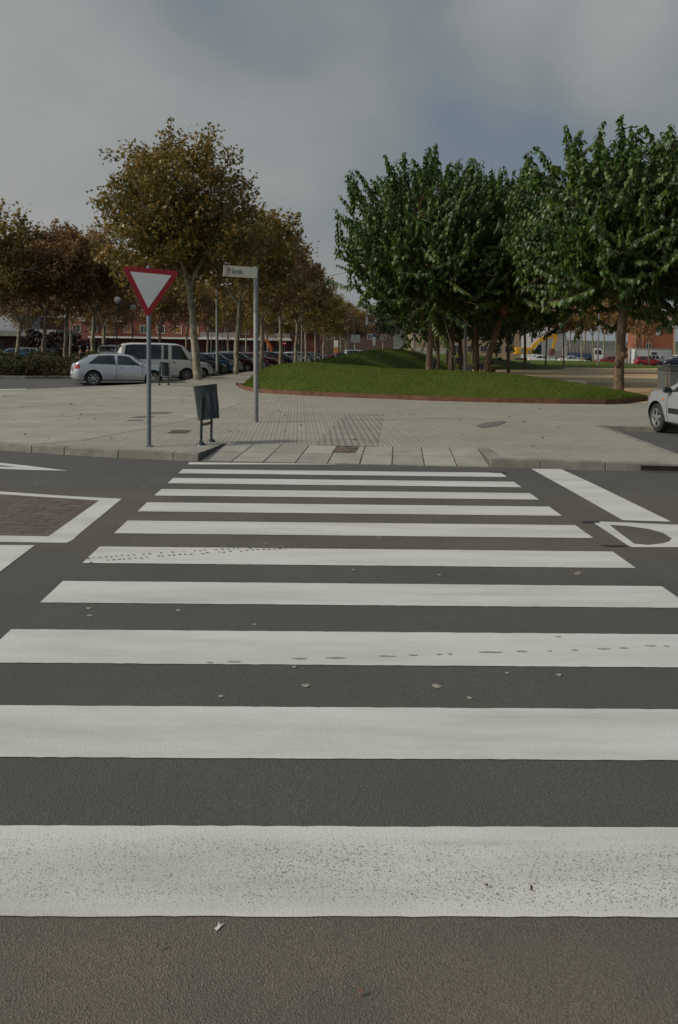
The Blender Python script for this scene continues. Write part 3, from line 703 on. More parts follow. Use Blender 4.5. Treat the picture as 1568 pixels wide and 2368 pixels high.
def mulberry(name_seed, loc, hgt=10.6, rad=4.4, trunk_h=3.0, r0=.17, lean=(0, 0), nshoot=330, leaf=.26, zlo=3.0):
    rs = np.random.default_rng(name_seed); rr = random.Random(name_seed)
    root = thing('mulberry_tree', '', 'tree', loc)
    tr = MB(); top = Vector((lean[0], lean[1], trunk_h))
    pts = [Vector((0, 0, -.3)), Vector((0, 0, .05)), Vector((lean[0]*.15+rr.uniform(-.03, .03), lean[1]*.15, trunk_h*.33)), Vector((lean[0]*.55+rr.uniform(-.05, .05), lean[1]*.5, trunk_h*.68)), top]
    tr.tube(pts, [r0*1.3, r0*1.18, r0, r0*.92, r0*.98], 14)
    cz = (hgt+zlo)/2; ctr = np.array([lean[0]*1.3, lean[1]*1.3, cz])
    C, D, Nn, sz = [], [], [], []
    limbs = []
    for i in range(6):
        a = 2*PI*i/6 + rr.uniform(-.4, .4); d = Vector((math.cos(a), math.sin(a), 0)); k_ = rr.uniform(.5, 1)
        p1 = top + d*rad*.22*k_ + Vector((0, 0, .8)); p2 = top + d*rad*.42*k_ + Vector((0, 0, hgt*.22)); p3 = top + d*rad*.55*k_ + Vector((0, 0, hgt*.40))
        tr.tube([top - Vector((0, 0, .25)), p1, p2, p3], [r0*.6, r0*.45, r0*.3, r0*.14], 8); limbs += [p1, p2, p3]
    for i in range(nshoot):
        z = rs.uniform(-.95, 1); a = rs.uniform(0, 2*PI); q = math.sqrt(max(0, 1-z*z))
        pz = 3.2 if z < 0 else 2.25
        sup = (q**pz + abs(z)**pz)**(-1/pz)
        o_ = np.array([q*math.cos(a), q*math.sin(a), z])
        ax = np.array([rad, rad, (hgt-zlo)/2])*sup
        e_ = rs.uniform(.86, 1.06) if z < .35 else rs.uniform(.80, 1.14)
        if z < -.25: e_ = rs.uniform(.68, 1.02)
        end = ctr + o_*ax*e_
        dr_ = unit(o_*np.array([.75, .75, .45]) + np.array([0, 0, .62 if z > -.2 else .22]) + .30*rs.normal(size=3))
        st = end - dr_*rs.uniform(1.1, 2.3)*(rad/4.5)
        L = np.linalg.norm(end-st); nL = int(L/.062)
        bend = np.array([0, 0, .25]) if z < .6 else np.zeros(3)
        mid = (st+end)/2 - bend*.45
        prev = None; pth = []
        for kx in range(nL):
            t = kx/(nL-1)
            p = (1-t)**2*st + 2*t*(1-t)*mid + t*t*end; pth.append(p)
        v0 = min(limbs, key=lambda t_: (t_-Vector(pth[0])).length_squared); tr.tube([v0, Vector(pth[0]), Vector(pth[len(pth)//2]), Vector(pth[-1])], [.018, .014, .009, .004], 4, False)
        for kx in range(int(nL*.12), nL):
            p = pth[kx]; tg = unit(pth[min(kx+1, nL-1)] - pth[max(kx-1, 0)])
            sd = unit(np.cross(tg, np.array([0, 0, 1.]) + .3*rs.normal(size=3)))*(1 if kx % 2 else -1)
            hang = .5*sd + .3*tg + np.array([0, 0, -1.0]) + .25*rs.normal(size=3)
            up = sd*.6 + np.array([0, 0, .75]) + o_*.35 + .25*rs.normal(size=3)
            s_ = leaf*rs.uniform(.65, 1.15)*(1 - .35*(kx/nL)**4)
            C.append(p + sd*.05); D.append(hang); Nn.append(up); sz.append(s_)
    for i in range(34):      # dense upright shoots standing out of the top
        a = 2*PI*(i*.381966) + rs.uniform(-.3, .3); rr_ = min(1, math.sqrt((i+.5)/34)*.93*rs.uniform(.9, 1.08))
        zt = max(0, 1-rr_**2.25)**(1/2.25)
        base = ctr + np.array([rad*rr_*math.cos(a), rad*rr_*math.sin(a), (hgt-zlo)/2*zt*.78])
        d_ = unit(np.array([.42*rr_*math.cos(a), .42*rr_*math.sin(a), 1.0]) + .16*rs.normal(size=3)); L = rs.uniform(.6, 1.8)*(1 if zt > .35 else .65)
        bd = np.cross(d_, unit(rs.normal(size=3)))*rs.uniform(-.35, .35)
        v0 = min(limbs, key=lambda t_: (t_-Vector(base)).length_squared); tr.tube([v0, Vector(base), Vector(base + d_*L*.5 + bd*L*.25), Vector(base + d_*L + bd*L)], [.03, .022, .014, .006], 4, False)
        for kx in range(int(L/.024)):
            t = kx*.024/L; ph = kx*2.4 + rs.uniform(-.8, .8); sd = unit(np.array([math.cos(ph), math.sin(ph), .25]))
            C.append(base + d_*L*t + bd*L*t*t + sd*rs.uniform(.02, .22)*(1-.6*t)); D.append(sd*(.75 - .3*t) + np.array([0, 0, -.75]) + .35*rs.normal(size=3)); Nn.append(sd*.7 + np.array([0, 0, .7]) + .35*rs.normal(size=3)); sz.append(leaf*rs.uniform(.6, 1.2)*(1-.35*t**3))
    ni = 3400; oo = unit(rs.normal(size=(ni, 3)))*(rs.random((ni, 1))**.5)*.8; pin = ctr + oo*np.array([rad, rad, (hgt-zlo)/2])
    C += list(pin); D += list(oo*.4 + np.array([0, 0, -.8]) + .3*rs.normal(size=(ni, 3))); Nn += list(oo + np.array([0, 0, .6]) + .4*rs.normal(size=(ni, 3))); sz += list(leaf*rs.uniform(.8, 1.2, ni))
    tr.build('trunk', BARK_MUL, root, smooth=True)
    leaves('crown', np.array(C), np.array(D), np.array(Nn), np.array(sz), MT, MF, MUL_LEAF, root)
    return root

def plane(name_seed, loc, hgt=11.5, rad=4.0, fork=4.2, r0=.17, nclump=150, per=60, leaf=.20, mat=None, base_lean=(0, 0), zlo=4.4, shape=.6, coff=None):
    rs = np.random.default_rng(name_seed); rr = random.Random(name_seed)
    root = thing('plane_tree', '', 'tree', loc)
    tr = MB(); top = Vector((base_lean[0], base_lean[1], fork))
    pts = [Vector((0, 0, -.3)), Vector((0, 0, .05))]
    for i in range(1, 6):
        t = i/6; pts.append(Vector((base_lean[0]*t + rr.uniform(-.05, .05), base_lean[1]*t + rr.uniform(-.05, .05), fork*t)))
    pts.append(top)
    tr.tube(pts, [r0*1.4, r0*1.2] + [r0*(1.05 - .25*i/5) for i in range(5)] + [r0*.85], 12)
    tips = []
    def grow(p, d, L, r, depth):
        q = p + d*L; m_ = p + d*L*.5 + Vector((rr.uniform(-.12, .12), rr.uniform(-.12, .12), rr.uniform(0, .1)))*L*.5
        tr.tube([p, m_, q], [r, r*.8, r*.55], 7 if depth < 2 else 5, False); tips.append(m_); tips.append(q)
        if depth < 3:
            for _ in range(3 if depth < 2 else 2):
                ax = Vector((rr.gauss(0, 1), rr.gauss(0, 1), rr.gauss(.25, .6)))
                grow(q, (d + ax*.42).normalized(), L*rr.uniform(.6, .8), r*.55, depth+1)
    for i in range(4):
        a = 2*PI*i/4 + rr.uniform(-.5, .5); d = Vector((math.cos(a)*.62, math.sin(a)*.62, 1)).normalized()
        grow(top - Vector((0, 0, .1)), d, (hgt-fork)*.30, r0*.6, 0)
    coff = coff or base_lean; ctr = np.array([coff[0], coff[1], (hgt+zlo)/2]); ax = np.array([rad, rad, (hgt-zlo)/2])
    C, D, Nn, sz = [], [], [], []
    for i in range(nclump):
        o_ = unit(rs.normal(size=3)); rr_ = rs.random()**.45*.97
        wob_ = 1 + .16*math.sin(3*math.atan2(o_[1], o_[0]) + name_seed) + .12*math.sin(5*o_[2] + 2*name_seed)
        c_ = ctr + o_*ax*rr_*wob_*np.array([1, 1, 1.0]) 
        if c_[2] > ctr[2]: 
            s2 = 1 - shape*.25*((c_[2]-ctr[2])/ax[2]); c_[:2] = ctr[:2] + (c_[:2]-ctr[:2])*s2
        n_ = int(per*rs.uniform(.5, 1.5)); sg = rs.uniform(.22, .55)*rad/4
        pp = c_ + np.clip(rs.normal(size=(n_, 3)), -1.55, 1.55)*sg*np.array([1, 1, .8])
        dxy = np.hypot(pp[:, 0]-base_lean[0], pp[:, 1]-base_lean[1]); pp = pp[(pp[:, 2] > fork + .55) | (dxy > 1.3)]; n_ = len(pp)
        C.append(pp); D.append(rs.normal(size=(n_, 3))*.8 + np.array([0, 0, -.45])); Nn.append(rs.normal(size=(n_, 3))*.75 + np.array([0, 0, .6])); sz.append(leaf*rs.uniform(.55, 1.2, n_))
        if o_[2] > .25 and rs.random() < .30:      # thin shoots standing out of the outline
            L = rs.uniform(.3, .9); n2 = 22; t = rs.random((n2, 1)); dirv = unit(o_ + np.array([0, 0, .9]))
            v0 = min(tips, key=lambda t_: (t_-Vector(c_)).length_squared); tr.tube([v0, Vector(c_), Vector(c_ + dirv*(.4+L))], [.025, .015, .004], 4, False); C.append(c_ + dirv*(.2+L*t) + rs.normal(size=(n2, 3))*.10); D.append(rs.normal(size=(n2, 3))); Nn.append(rs.normal(size=(n2, 3))+np.array([0, 0, .5])); sz.append(leaf*rs.uniform(.6, 1.1, n2))
    tr.build('trunk', BARK_PLANE, root, smooth=True)
    leaves('crown', np.concatenate(C), np.concatenate(D), np.concatenate(Nn), np.concatenate(sz), PT, PF, mat or PL_BROWN, root)
    for ch in root.children:
        ch.material_slots[0].link = 'OBJECT'; ch.material_slots[0].material = ch.data.materials[0]
    return root
def set_crown(root, m):
    for ch in root.children:
        if ch.name.startswith('crown'): ch.material_slots[0].link = 'OBJECT'; ch.material_slots[0].material = m
def place(src, used, loc, rz, sc, label, group, m=None, sz=None):
    o = copy_tree(src) if used else src
    o.location = loc; o.rotation_euler = (0, 0, rz); o.scale = (sc, sc, sz or sc)
    tag(o, label, 'tree', group)
    if m: set_crown(o, m)
    return o

# right hand mulberries
GM = 'mulberry trees behind the grass mound'
m_a = mulberry(11, on(1430, 29.3, KH), 9.3, 4.3, 3.6, .175, (.15, 0), 640, .26, 3.25)
tag(m_a, 'big green mulberry tree at the right end of the front mound with knotted bare trunk', 'tree', GM)
kn = MB(); kn.ball((.12, -.14, 1.55), .16, 10, 8, (1, .8, .9)); kn.ball((-.12, -.16, 1.25), .13, 10, 8, (.8, .7, 1.3)); kn.ball((.2, -.02, 1.75), .11, 10, 8)
kn.build('knot', BARK_MUL, m_a, smooth=True)
m_b = mulberry(12, on(991, 38, KH), 10.5, 4.75, 3.6, .15, (.12, 0), 680, .26, 3.1)
tag(m_b, 'green mulberry tree with straight brown trunk, leftmost of the group behind the mound', 'tree', GM)
m_c = mulberry(13, on(1122, 38.6, KH), 10.2, 4.9, 3.7, .15, (.9, .2), 760, .26, 3.2)
tag(m_c, 'green mulberry tree whose brown trunk leans to the right behind the mound', 'tree', GM)
used = True
def mulb(src, px, Y, rz, sc, label, sz=None): place(src, True, on(px, Y, KH), rz, sc, label, GM, None, sz)
mulb(m_b, 1102, 44, 2.1, .98, 'dark trunked mulberry tree just left of the leaning mulberry')
mulb(m_a, 1043, 47, 1.0, .98, 'mulberry tree with thick dark trunk standing behind the long stone bench')
mulb(m_b, 1012, 57, 4.0, .95, 'mulberry tree with thin dark trunk right of the leftmost mulberry trunk')
mulb(m_a, 1066, 60, 3.0, .95, 'mulberry tree with thin brown trunk just left of the grey lamp post')
mulb(m_b, 1034, 70, 5.2, .95, 'distant mulberry tree with pale thin trunk beside the thick dark one')
mulb(m_b, 1092, 78, .7, .9, 'distant mulberry tree with a short thin trunk right of the grey lamp post')
mulb(m_a, 1660, 33, 2.2, 1.04, 'tall mulberry tree whose crown fills the right edge of the picture')
mulb(m_a, 1800, 27.0, 4.0, 1.08, 'mulberry tree whose branches enter from the right edge')
mulb(m_b, 1214, 74, 3.3, .84, 'dark mulberry tree with thin trunk in front of the excavator body', .84*1.8)
mulb(m_a, 1146, 84, 2.0, .84, 'dark mulberry tree with thin trunk above the rough stone block', .84*1.3)
mulb(m_c, 1176, 62, 1.5, .84, 'dark mulberry tree right of the bending person', .84*1.55)
# saplings beyond the square on the right
GP = 'small brown plane trees beyond the dirt square'
p_small = plane(31, (0, 0, 0), 7.2, 2.4, 3.6, .09, 60, 40, .27, PL_BROWN, (.1, 0), 3.7)
sm_list = [(1262, 78, 'thin plane tree with leaning trunk in front of the excavator cab', PL_BROWN, 1.0), (1303, 84, 'thin plane tree in front of the tip lorry tail', PL_RUST, 1.0), (1371, 98, 'brown plane tree in front of the white lorry cab', PL_BROWN, 1.1),
           (1500, 112, 'brown plane tree in front of the white site cabin', PL_RUST, 1.05), (1440, 118, 'brown plane tree behind the knotted mulberry trunk', PL_RUST, 1.2), (1395, 126, 'brown plane tree behind the red car by the knotted trunk', PL_BROWN, 1.45), (1318, 130, 'brown plane tree behind the tip lorry body', PL_BROWN, 1.5), (1425, 150, 'olive plane tree far behind the tip lorry cab', PL_GREEN, 1.9), (1352, 158, 'olive plane tree far behind the tip lorry tail', PL_GREEN, 1.9), (1480, 152, 'brown plane tree left of the brick house', PL_BROWN, 1.7), (1280, 175, 'olive plane tree above the warehouse roof', PL_GREEN, 1.9), (1470, 134, 'brown plane tree left of the site cabin roof', PL_RUST, 1.4),
           (1345, 108, 'brown plane tree behind the white parked saloon', PL_BROWN, 1.25)]
for i, (px, Y, lb, mt, sc) in enumerate(sm_list): place(p_small, i > 0, on(px, Y, KH-.02), i*1.3, sc, lb, GP, mt)

# planes on the left
GA = 'plane trees in rows along the car park'
hero = plane(21, on(458, 39, KH), 12.1, 4.0, 4.75, .19, 440, 72, .20, PL_GREEN, (-.5, 0), 4.2, .3, (-1.25, 0))
tag(hero, 'tall olive green plane tree with pale mottled trunk in front of the white van', 'tree', GA)
p1 = plane(22, (0, 0, 0), 10.6, 3.7, 4.1, .15, 150, 60, .24, PL_BROWN, (.15, .1), 3.9)
p2 = plane(23, (0, 0, 0), 11.2, 3.9, 3.6, .15, 150, 60, .25, PL_RUST, (-.2, .1), 3.7)
p3 = plane(24, (0, 0, 0), 10.2, 3.6, 4.4, .14, 140, 60, .25, PL_YELL, (.1, -.1), 4.0)
def rowA(Y): return Vector((-7.06 + .079*(Y-39), Y, B(Y)+KH))
def rowC(Y): return Vector((-20.0 + .078*(Y-60), Y, B(Y)))
seq = [(p1, rowA(48), 1.06, PL_GREEN, 'plane tree with knobbly pale trunk right of the tall lamp post'),
 (p2, rowA(57), 1.02, PL_BROWN, 'plane tree half hidden behind the street name pole'),
 (p3, rowA(66), 1.06, PL_BROWN, 'plane tree with dark trunk third beyond the white van'),
 (p1, rowA(75), 1.0, PL_YELL, 'plane tree with pale leaning trunk left of the thin lamp post'),
 (p2, rowA(84), .98, PL_YELL, 'plane tree with pale trunk right of the thin lamp post'),
 (p3, rowA(93), .92, PL_YELL, 'yellowing plane tree with a slim dark trunk before the no entry signs'),
 (p1, rowA(102), .9, PL_YELL, 'yellowing plane tree with slim trunk in front of the far silver cars'),
 (p2, rowA(111), .9, PL_YELL, 'yellowing plane tree with slim trunk near the orange and white panel'),
 (p3, rowA(120), .9, PL_BROWN, 'brown plane tree left of the white notice board'),
 (p1, rowA(132), .9, PL_BROWN, 'brown plane tree behind the white notice board'),
 (p2, rowA(146), .92, PL_BROWN, 'brown plane tree between notice board and blue topped sign'),
 (p3, rowA(165), .95, PL_BROWN, 'far brown plane tree beyond the blue topped sign'),
 (p2, on(38, 62), .98, PL_RUST, 'rusty plane tree with forked pale trunk at the left edge'),
 (p1, on(98, 52), .92, PL_RUST, 'rusty plane tree with thick trunk behind the hedge'),
 (p3, on(150, 54), .97, PL_RUST, 'rusty plane tree with dark trunk behind the hedge end'),
 (p2, on(-25, 50), .98, PL_GREEN, 'plane tree whose crown enters from the left edge'),
 (p1, on(212, 58), 1.03, PL_RUST, 'tall rusty plane tree with twisted trunk behind the silver hatchback roof'),
 (p3, on(162, 78), .95, PL_BROWN, 'brown plane tree in front of the purple bush'),
 (p2, rowC(70) + Vector((-2, 0, 0)), .95, PL_RUST, 'rusty plane tree left of the near globe lamp'),
 (p1, rowC(80), .95, PL_BROWN, 'brown plane tree behind the two globe lamps'),
 (p3, rowC(90), .98, PL_BROWN, 'brown plane tree behind the triangular sign'),
 (p2, rowC(100), 1.0, PL_BROWN, 'brown plane tree behind the roof of the white van'),
 (p1, rowC(112), 1.0, PL_BROWN, 'brown plane tree behind the forked trunk of the tallest plane'),
 (p3, rowC(125), 1.05, PL_YELL, 'yellow brown plane tree behind the tall lamp post'),
 (p2, rowC(140), 1.05, PL_BROWN, 'brown plane tree far behind the street name plate'),
 (p1, on(240, 84), .9, PL_BROWN, 'brown plane tree before the brick block corner'),
 (p2, on(60, 92), .9, PL_GREEN, 'greenish plane tree in front of the concrete canopy'),
 (p3, on(690, 150), 1.0, PL_YELL, 'yellow plane tree far behind the leaning pale trunk'),
 (p1, on(620, 108), .95, PL_YELL, 'yellow green plane tree behind the orange arch'),
 (p2, on(820, 180), 1.1, PL_BROWN, 'far brown plane tree above the white small van'),
 (p3, on(885, 200), 1.25, GREEN_LEAF, 'far dark green tree at the end of the car row'),
 (p1, on(935, 170), 1.1, GREEN_LEAF, 'far dark green tree left of the beige building'),
 (p2, on(1210, 190), 1.1, GREEN_LEAF, 'far dark green tree right of the beige building'),
 (p3, on(1600, 190), 1.5, GREEN_LEAF, 'dark green tree right of the brick house')]
seen = set()
for i, (src, loc, sc, mt, lb) in enumerate(seq):
    place(src, src.name in seen, loc, i*1.9, sc, lb, GA, mt); seen.add(src.name)

# purple bush and hedges -------------------------------------------------
def bush(name, label, cat, x0, x1, y0, y1, z0, hgt, n, leaf, mat, rz=0.0, loc=(0, 0, 0), rnd=.25):
    root = thing(name, label, cat, loc, rz)
    lx, ly = x1-x0, y1-y0
    core = MB(); core.box(((x0+x1)/2, (y0+y1)/2, z0+hgt*.42), (lx*.94, ly*.7, hgt*.8), taper=.9); core.build('stems', M('hedge_twigs', (.018, .016, .008), .95, 0, .3, 9), root)
    P = []; Nn = []
    for _ in range(n):
        x = random.uniform(x0, x1); r_ = random.random(); top = hgt*(.9 + .12*math.sin(x*2.3) + .08*math.sin(x*5.1+1) + random.uniform(-.06, .06))
        if r_ < .45: y = random.uniform(y0, y1); z = top; nn = (0, 0, 1)
        elif r_ < .85: y = y0 + random.uniform(-.1, .15); z = random.uniform(.05, 1)*top; nn = (0, -1, .2)
        else: y = y1; z = random.uniform(.1, 1)*top; nn = (0, 1, .2)
        P.append((x, y + .12*math.sin(x*1.7), z0 + z)); Nn.append(nn)
    P = np.array(P); P += rng.normal(size=P.shape)*.05
    leaves('foliage', P, rng.normal(size=P.shape)+np.array([0, 0, .3]), np.array(Nn)+rng.normal(size=P.shape)*.6, leaf*rng.uniform(.6, 1.3, n), PT, PF, mat, root)
h0 = on(95, 42)
bush('hedge', 'low clipped green hedge nearest the road on the left', 'hedge', -9, 3.9, -.6, .7, 0, .92, 20000, .075, HEDGE_LEAF, R(2), h0 + Vector((-.6, 0, .12)))
h1 = on(95, 48)
bush('hedge', 'taller clipped hedge behind the first one on the left', 'hedge', -10, 5.8, -.6, .7, 0, 1.15, 18000, .08, HEDGE_LEAF, R(2), h1 + Vector((-.6, 0, .1)))
bp = on(120, 92); bush('purple_bush', 'dark purple leaved bush in front of the grey block', 'bush', -3.4, 3.2, -1.2, 1.2, .0, 3.1, 2600, .3, PURPLE_LEAF, 0, bp)
bp = on(190, 90); bush('purple_bush', 'low dark red bush behind the parked cars left of the brick block', 'bush', -2.4, 3.2, -1, 1, .0, 2.3, 1800, .3, PURPLE_LEAF, 0, bp)
# planted island under the hedge with its kerb
isl = [on(-260, 38.5).xy, on(-60, 39.5).xy, on(60, 40.0).xy, on(186, 41.2).xy, on(205, 44).xy, on(205, 54).xy, on(-260, 52).xy]
sheet('planted_island', isl, .11, M('litter_soil', (.06, .042, .025), .95, 0, .4, 5, .6, 30), skirt=.15)
kerb_run('kerb', [tuple(p) for p in isl[:5]], wid=.2, z1=.14)
lp = [Vector((random.uniform(-18.5, -14.6), 0, 0)) for _ in range(220)]
for p in lp: p.y = 40.3 + (p.x+16)*.12 + random.uniform(-.2, .6); p.z = B(p.y)+.12
leaf_stuff('fallen_leaves', lp, .14, DRY_LEAF, 'dry leaf litter at the foot of the hedge', 'leaves')

# ------------------------------------------------------------------ street furniture
# give way sign
b = G(344.5, 1032.5, KH)
sg = thing('yield_sign', 'red and white give way triangle on a blue grey pole by the kerb', 'road sign', b, 0, lean=-ROLL)
mb = MB(); mb.lathe([(.001, 2.93), (.034, 2.925), (.036, 2.90), (.036, 0), (.001, 0)], 18); mb.build('pole', POLE_BLUE, sg, smooth=True)
mb = MB(); mb.lathe([(.075, 0), (.075, .012), (.04, .02)], 18); mb.build('base_collar', POLE_BLUE, sg, smooth=True)
def tri(side, rad, n=6):
    hh = side*math.sqrt(3)/2; cs = [(-side/2, hh/3), (side/2, hh/3), (0, -2*hh/3)]; pts = []
    cen = Vector((0, 0))
    for i, c_ in enumerate(cs):
        c_ = Vector(c_); inn = c_*(1 - 2*rad/c_.length)
        a0 = math.atan2(c_.y, c_.x)
        for j in range(n+1):
            a = a0 + R(60) - R(120)*j/n; pts.append((inn.x + math.cos(a)*rad, inn.y + math.sin(a)*rad))
    return pts
cz = at(347, 660, b.y).z - b.z
pm = Matrix.Translation((.03, -.055, cz)) @ Matrix.Rotation(R(17), 4, 'Z') @ Matrix.Rotation(R(4.2), 4, 'Y')
def plate(name, side, rad, th, yo, mat):
    q = MB(); q.prism(tri(side, rad), th, pm @ Matrix.Translation((0, yo, 0))); return q.build(name, mat, sg)
SIDE = .93
bk = plate('sign_plate', SIDE, .045, .02, 0, REDP)
fc = plate('white_face', SIDE*.70, .006, .004, -.0125, WHITE)
for zz in (.1, -.2): q = MB(); q.box((0, -.012, cz+zz), (.11, .07, .04)); q.build('bracket', GALV, sg)
# street name post "Sortida"
b = G(592, 976, KH)
st = thing('street_name_sign', 'thick grey post with cream direction plate reading Sortida', 'direction sign', b, 0, lean=-ROLL)
topz = at(597, 617, b.y).z - b.z
mb = MB(); mb.lathe([(.055, 0), (.055, 2.36), (.052, 2.37), (.055, 2.38), (.055, topz), (.001, topz)], 22); mb.build('post', GALV, st, smooth=True)
yaw = R(-16)
L = .68; pz = topz - .02
rot = Matrix.Translation((0, -.065, pz)) @ Matrix.Rotation(yaw + PI, 4, 'Z') @ Matrix.Rotation(R(1.2), 4, 'Y')
# local +x runs from the post to the free end (which comes nearer the camera)
rot = Matrix.Translation((-.005, -.072, pz)) @ Matrix.Rotation(PI + R(14), 4, 'Z') @ Matrix.Rotation(R(-2.6), 4, 'Y')
mb = MB(); mb.prism([(-.04, -.235), (L-.07, -.235), (L-.07, 0), (-.04, 0)], .05, rot); pb = mb.build('name_plate', CREAM, st)
mb = MB(); mb.prism([(L-.068, -.237), (L, -.235), (L, .002), (L-.068, .002)], .056, rot); mb.build('end_cap', M('pale_cap', (.40, .385, .33), .5, 0, .1, 6), st)
mb = MB()
for zz in (-.02, -.205): mb.prism([(L-.045, zz-.012), (L-.02, zz-.012), (L-.02, zz+.004), (L-.045, zz+.004)], .062, rot)
mb.prism([(L-.078, -.215), (L-.066, -.215), (L-.066, -.012), (L-.078, -.012)], .060, rot)
mb.build('red_trim', M('faded_red', (.22, .045, .035), .6, 0, .2, 20), st)
INK = M('dark_lettering', (.055, .058, .062), .6, 0, .2, 20)
fcv = bpy.data.curves.new('lettering', 'FONT'); fcv.body = 'Sortida'; fcv.size = .155; fcv.extrude = .001
fo = bpy.data.objects.new('lettering', fcv); COL.objects.link(fo)
dg = bpy.context.evaluated_depsgraph_get(); tme = bpy.data.meshes.new_from_object(fo.evaluated_get(dg)); bpy.data.objects.remove(fo)
face_side = rot @ Matrix.Translation((0, .0275, 0))       # plate face towards the camera (local +y after the half turn)
tm = face_side @ Matrix.Translation((L-.17, 0, -.165)) @ Matrix(((-.52, 0, 0, 0), (0, 0, 1, 0), (0, 1, 0, 0), (0, 0, 0, 1)))
tme.transform(tm); tme.materials.clear(); tme.materials.append(INK)
to = bpy.data.objects.new('lettering', tme); COL.objects.link(to); to.parent = pb
mb = MB(); ax = L-.115
for poly_ in ([(ax-.006, -.175), (ax+.006, -.175), (ax+.006, -.06), (ax-.006, -.06)], [(ax-.026, -.10), (ax+.026, -.10), (ax, -.035)]):
    mb.prism(poly_, .003, face_side)
mb.build('arrow', INK, pb)

# litter bins -----------------------------------------------------------
def litter_bin(label, loc, rz, tilt=6.0, sc=1.0):
    root = thing('litter_bin', label, 'litter bin', loc, rz, 'green litter bins')
    for sx in (-1, 1):
        q = MB(); q.tube([(sx*.215, 0, 0), (sx*.215, 0, .80)], .022, 10); lg = q.build('post', BIN_GREEN, root, smooth=True)
        q = MB(); q.lathe([(.085, 0), (.08, .012), (.03, .065), (.023, .07)], 14, Matrix.Translation((sx*.215, 0, 0))); q.build('foot', BIN_GREEN, lg, smooth=True)
    q = MB(); q.box((0, 0, .335), (.42, .012, .045)); q.build('crossbar', BIN_GREEN, root)
    tm_ = Matrix.Translation((0, 0, .70)) @ Matrix.Rotation(R(tilt), 4, 'X')
    q = MB(); q.lathe([(.001, -.285), (.18, -.285), (.187, -.28), (.18, -.262), (.186, .0), (.197, .262), (.205, .268), (.205, .285), (.190, .285), (.18, .2), (.17, -.25), (.001, -.26)], 26, tm_)
    body = q.build('bucket', BIN_GREEN, root, smooth=True)
    q = MB()
    for i in range(5):
        a = R(-150 + i*34)
        q.box(tm_ @ Vector((math.cos(a)*.1885, math.sin(a)*.1885, .02)), (.045, .006, .34), Matrix.Rotation(a+PI/2, 3, 'Z'))
    q.build('embossed_panel', M('light_through_green', (.075, .085, .078), .5, .2, .3, 8), body)  # panels coloured paler for the light that shows through the perforations
    root.scale = (sc, sc, sc); return root
pA, pB_ = G(463, 1030.5, KH), G(490.5, 1022, KH)
mid = (pA+pB_)/2; d = pB_-pA; print('bin leg gap', d.length)
ang = math.atan2(d.y, d.x)
lb_ = litter_bin('dark green round litter bin on two posts beside the dropped kerb', mid, ang, 0)
lb_.rotation_euler = (0, 0, ang)
# swing the bucket on its pivots so that its foot hangs to the right
for ch in lb_.children:
    if ch.name.startswith('bucket'): ch.matrix_local = Matrix.Translation((0, 0, .70)) @ Matrix.Rotation(R(-7.5), 4, 'X') @ Matrix.Translation((0, 0, -.70))
g_ = G(379, 891, KH); litter_bin('green litter bin in front of the silver hatchback bonnet', g_, R(40), 3, .98)
litter_bin('dark litter bin between two mulberry trunks far in the park', on(1057, 74, KH), R(20), 4, 1.05)
litter_bin('shiny litter bin beside the far stone blocks', on(1156, 82, KH+.1), R(10), 0, 1.0)
litter_bin('litter bin beside the leftmost mulberry trunk', on(1003, 56, KH), R(70), 5, 1.05)

# lamp posts and poles --------------------------------------------------
def lamp_post(label, loc, h_, r=.075, lean=0.0, head=True, arm=(.9, 0)):
    root = thing('lamp_post', label, 'lamp post', loc, 0, 'grey lamp posts', lean)
    q = MB(); q.lathe([(r*1.8, 0), (r*1.8, .03), (r*1.15, .05), (r*1.1, 1.0), (r*.75, h_), (.001, h_)], 14); q.build('post', GALV, root, smooth=True)
    if head:
        q = MB(); q.tube([(0, 0, h_-.08), (arm[0]*.4, arm[1]*.4, h_+.1), (arm[0], arm[1], h_+.14)], .03, 8); a = q.build('arm', GALV, root, smooth=True)
        q = MB(); q.ball((arm[0]+.2, arm[1], h_+.13), .3, 12, 8, (1, .45, .28)); q.build('lantern', M('lantern_grey', (.3, .31, .3), .4, .2, .1, 5), root, smooth=True)
    return root
b = G(503, 868, KH); lamp_post('tall grey lamp post right of the tallest plane tree', b, 5.2, .085, -.024, True, (.3, .1))
b = on(697, 74, KH); lamp_post('thin grey lamp post between two pale plane trunks', b, 7.0, .08)
b = on(1076, 40, KH); lamp_post('grey lamp post among the mulberry trunks', b, 6.5, .085, -ROLL)
b = on(1382, 92, KH); lamp_post('grey lamp post beyond the dirt square beside the knotted mulberry trunk', b, 6.6, .09, .01)
b = on(803, 92, KH); lamp_post('slim pole left of the white notice board', b, 4.6, .06, 0, False)
b = on(927, 140, KH); lamp_post('far slim pole near the end of the ridge', b, 5, .06, 0, False)
b = on(105, 82); lamp_post('white pole in front of the grey block on the left', b, 6.5, .07, 0, False)
b = on(240, 84); lamp_post('white pole left of the brick block door', b, 4.2, .08, 0, False)
b = on(488, 110); lamp_post('slim white pole in front of the brick balconies', b, 4.6, .06, 0, False)
GLOBE = M('opal_globe', (.55, .55, .52), .3, 0, .05, 3)
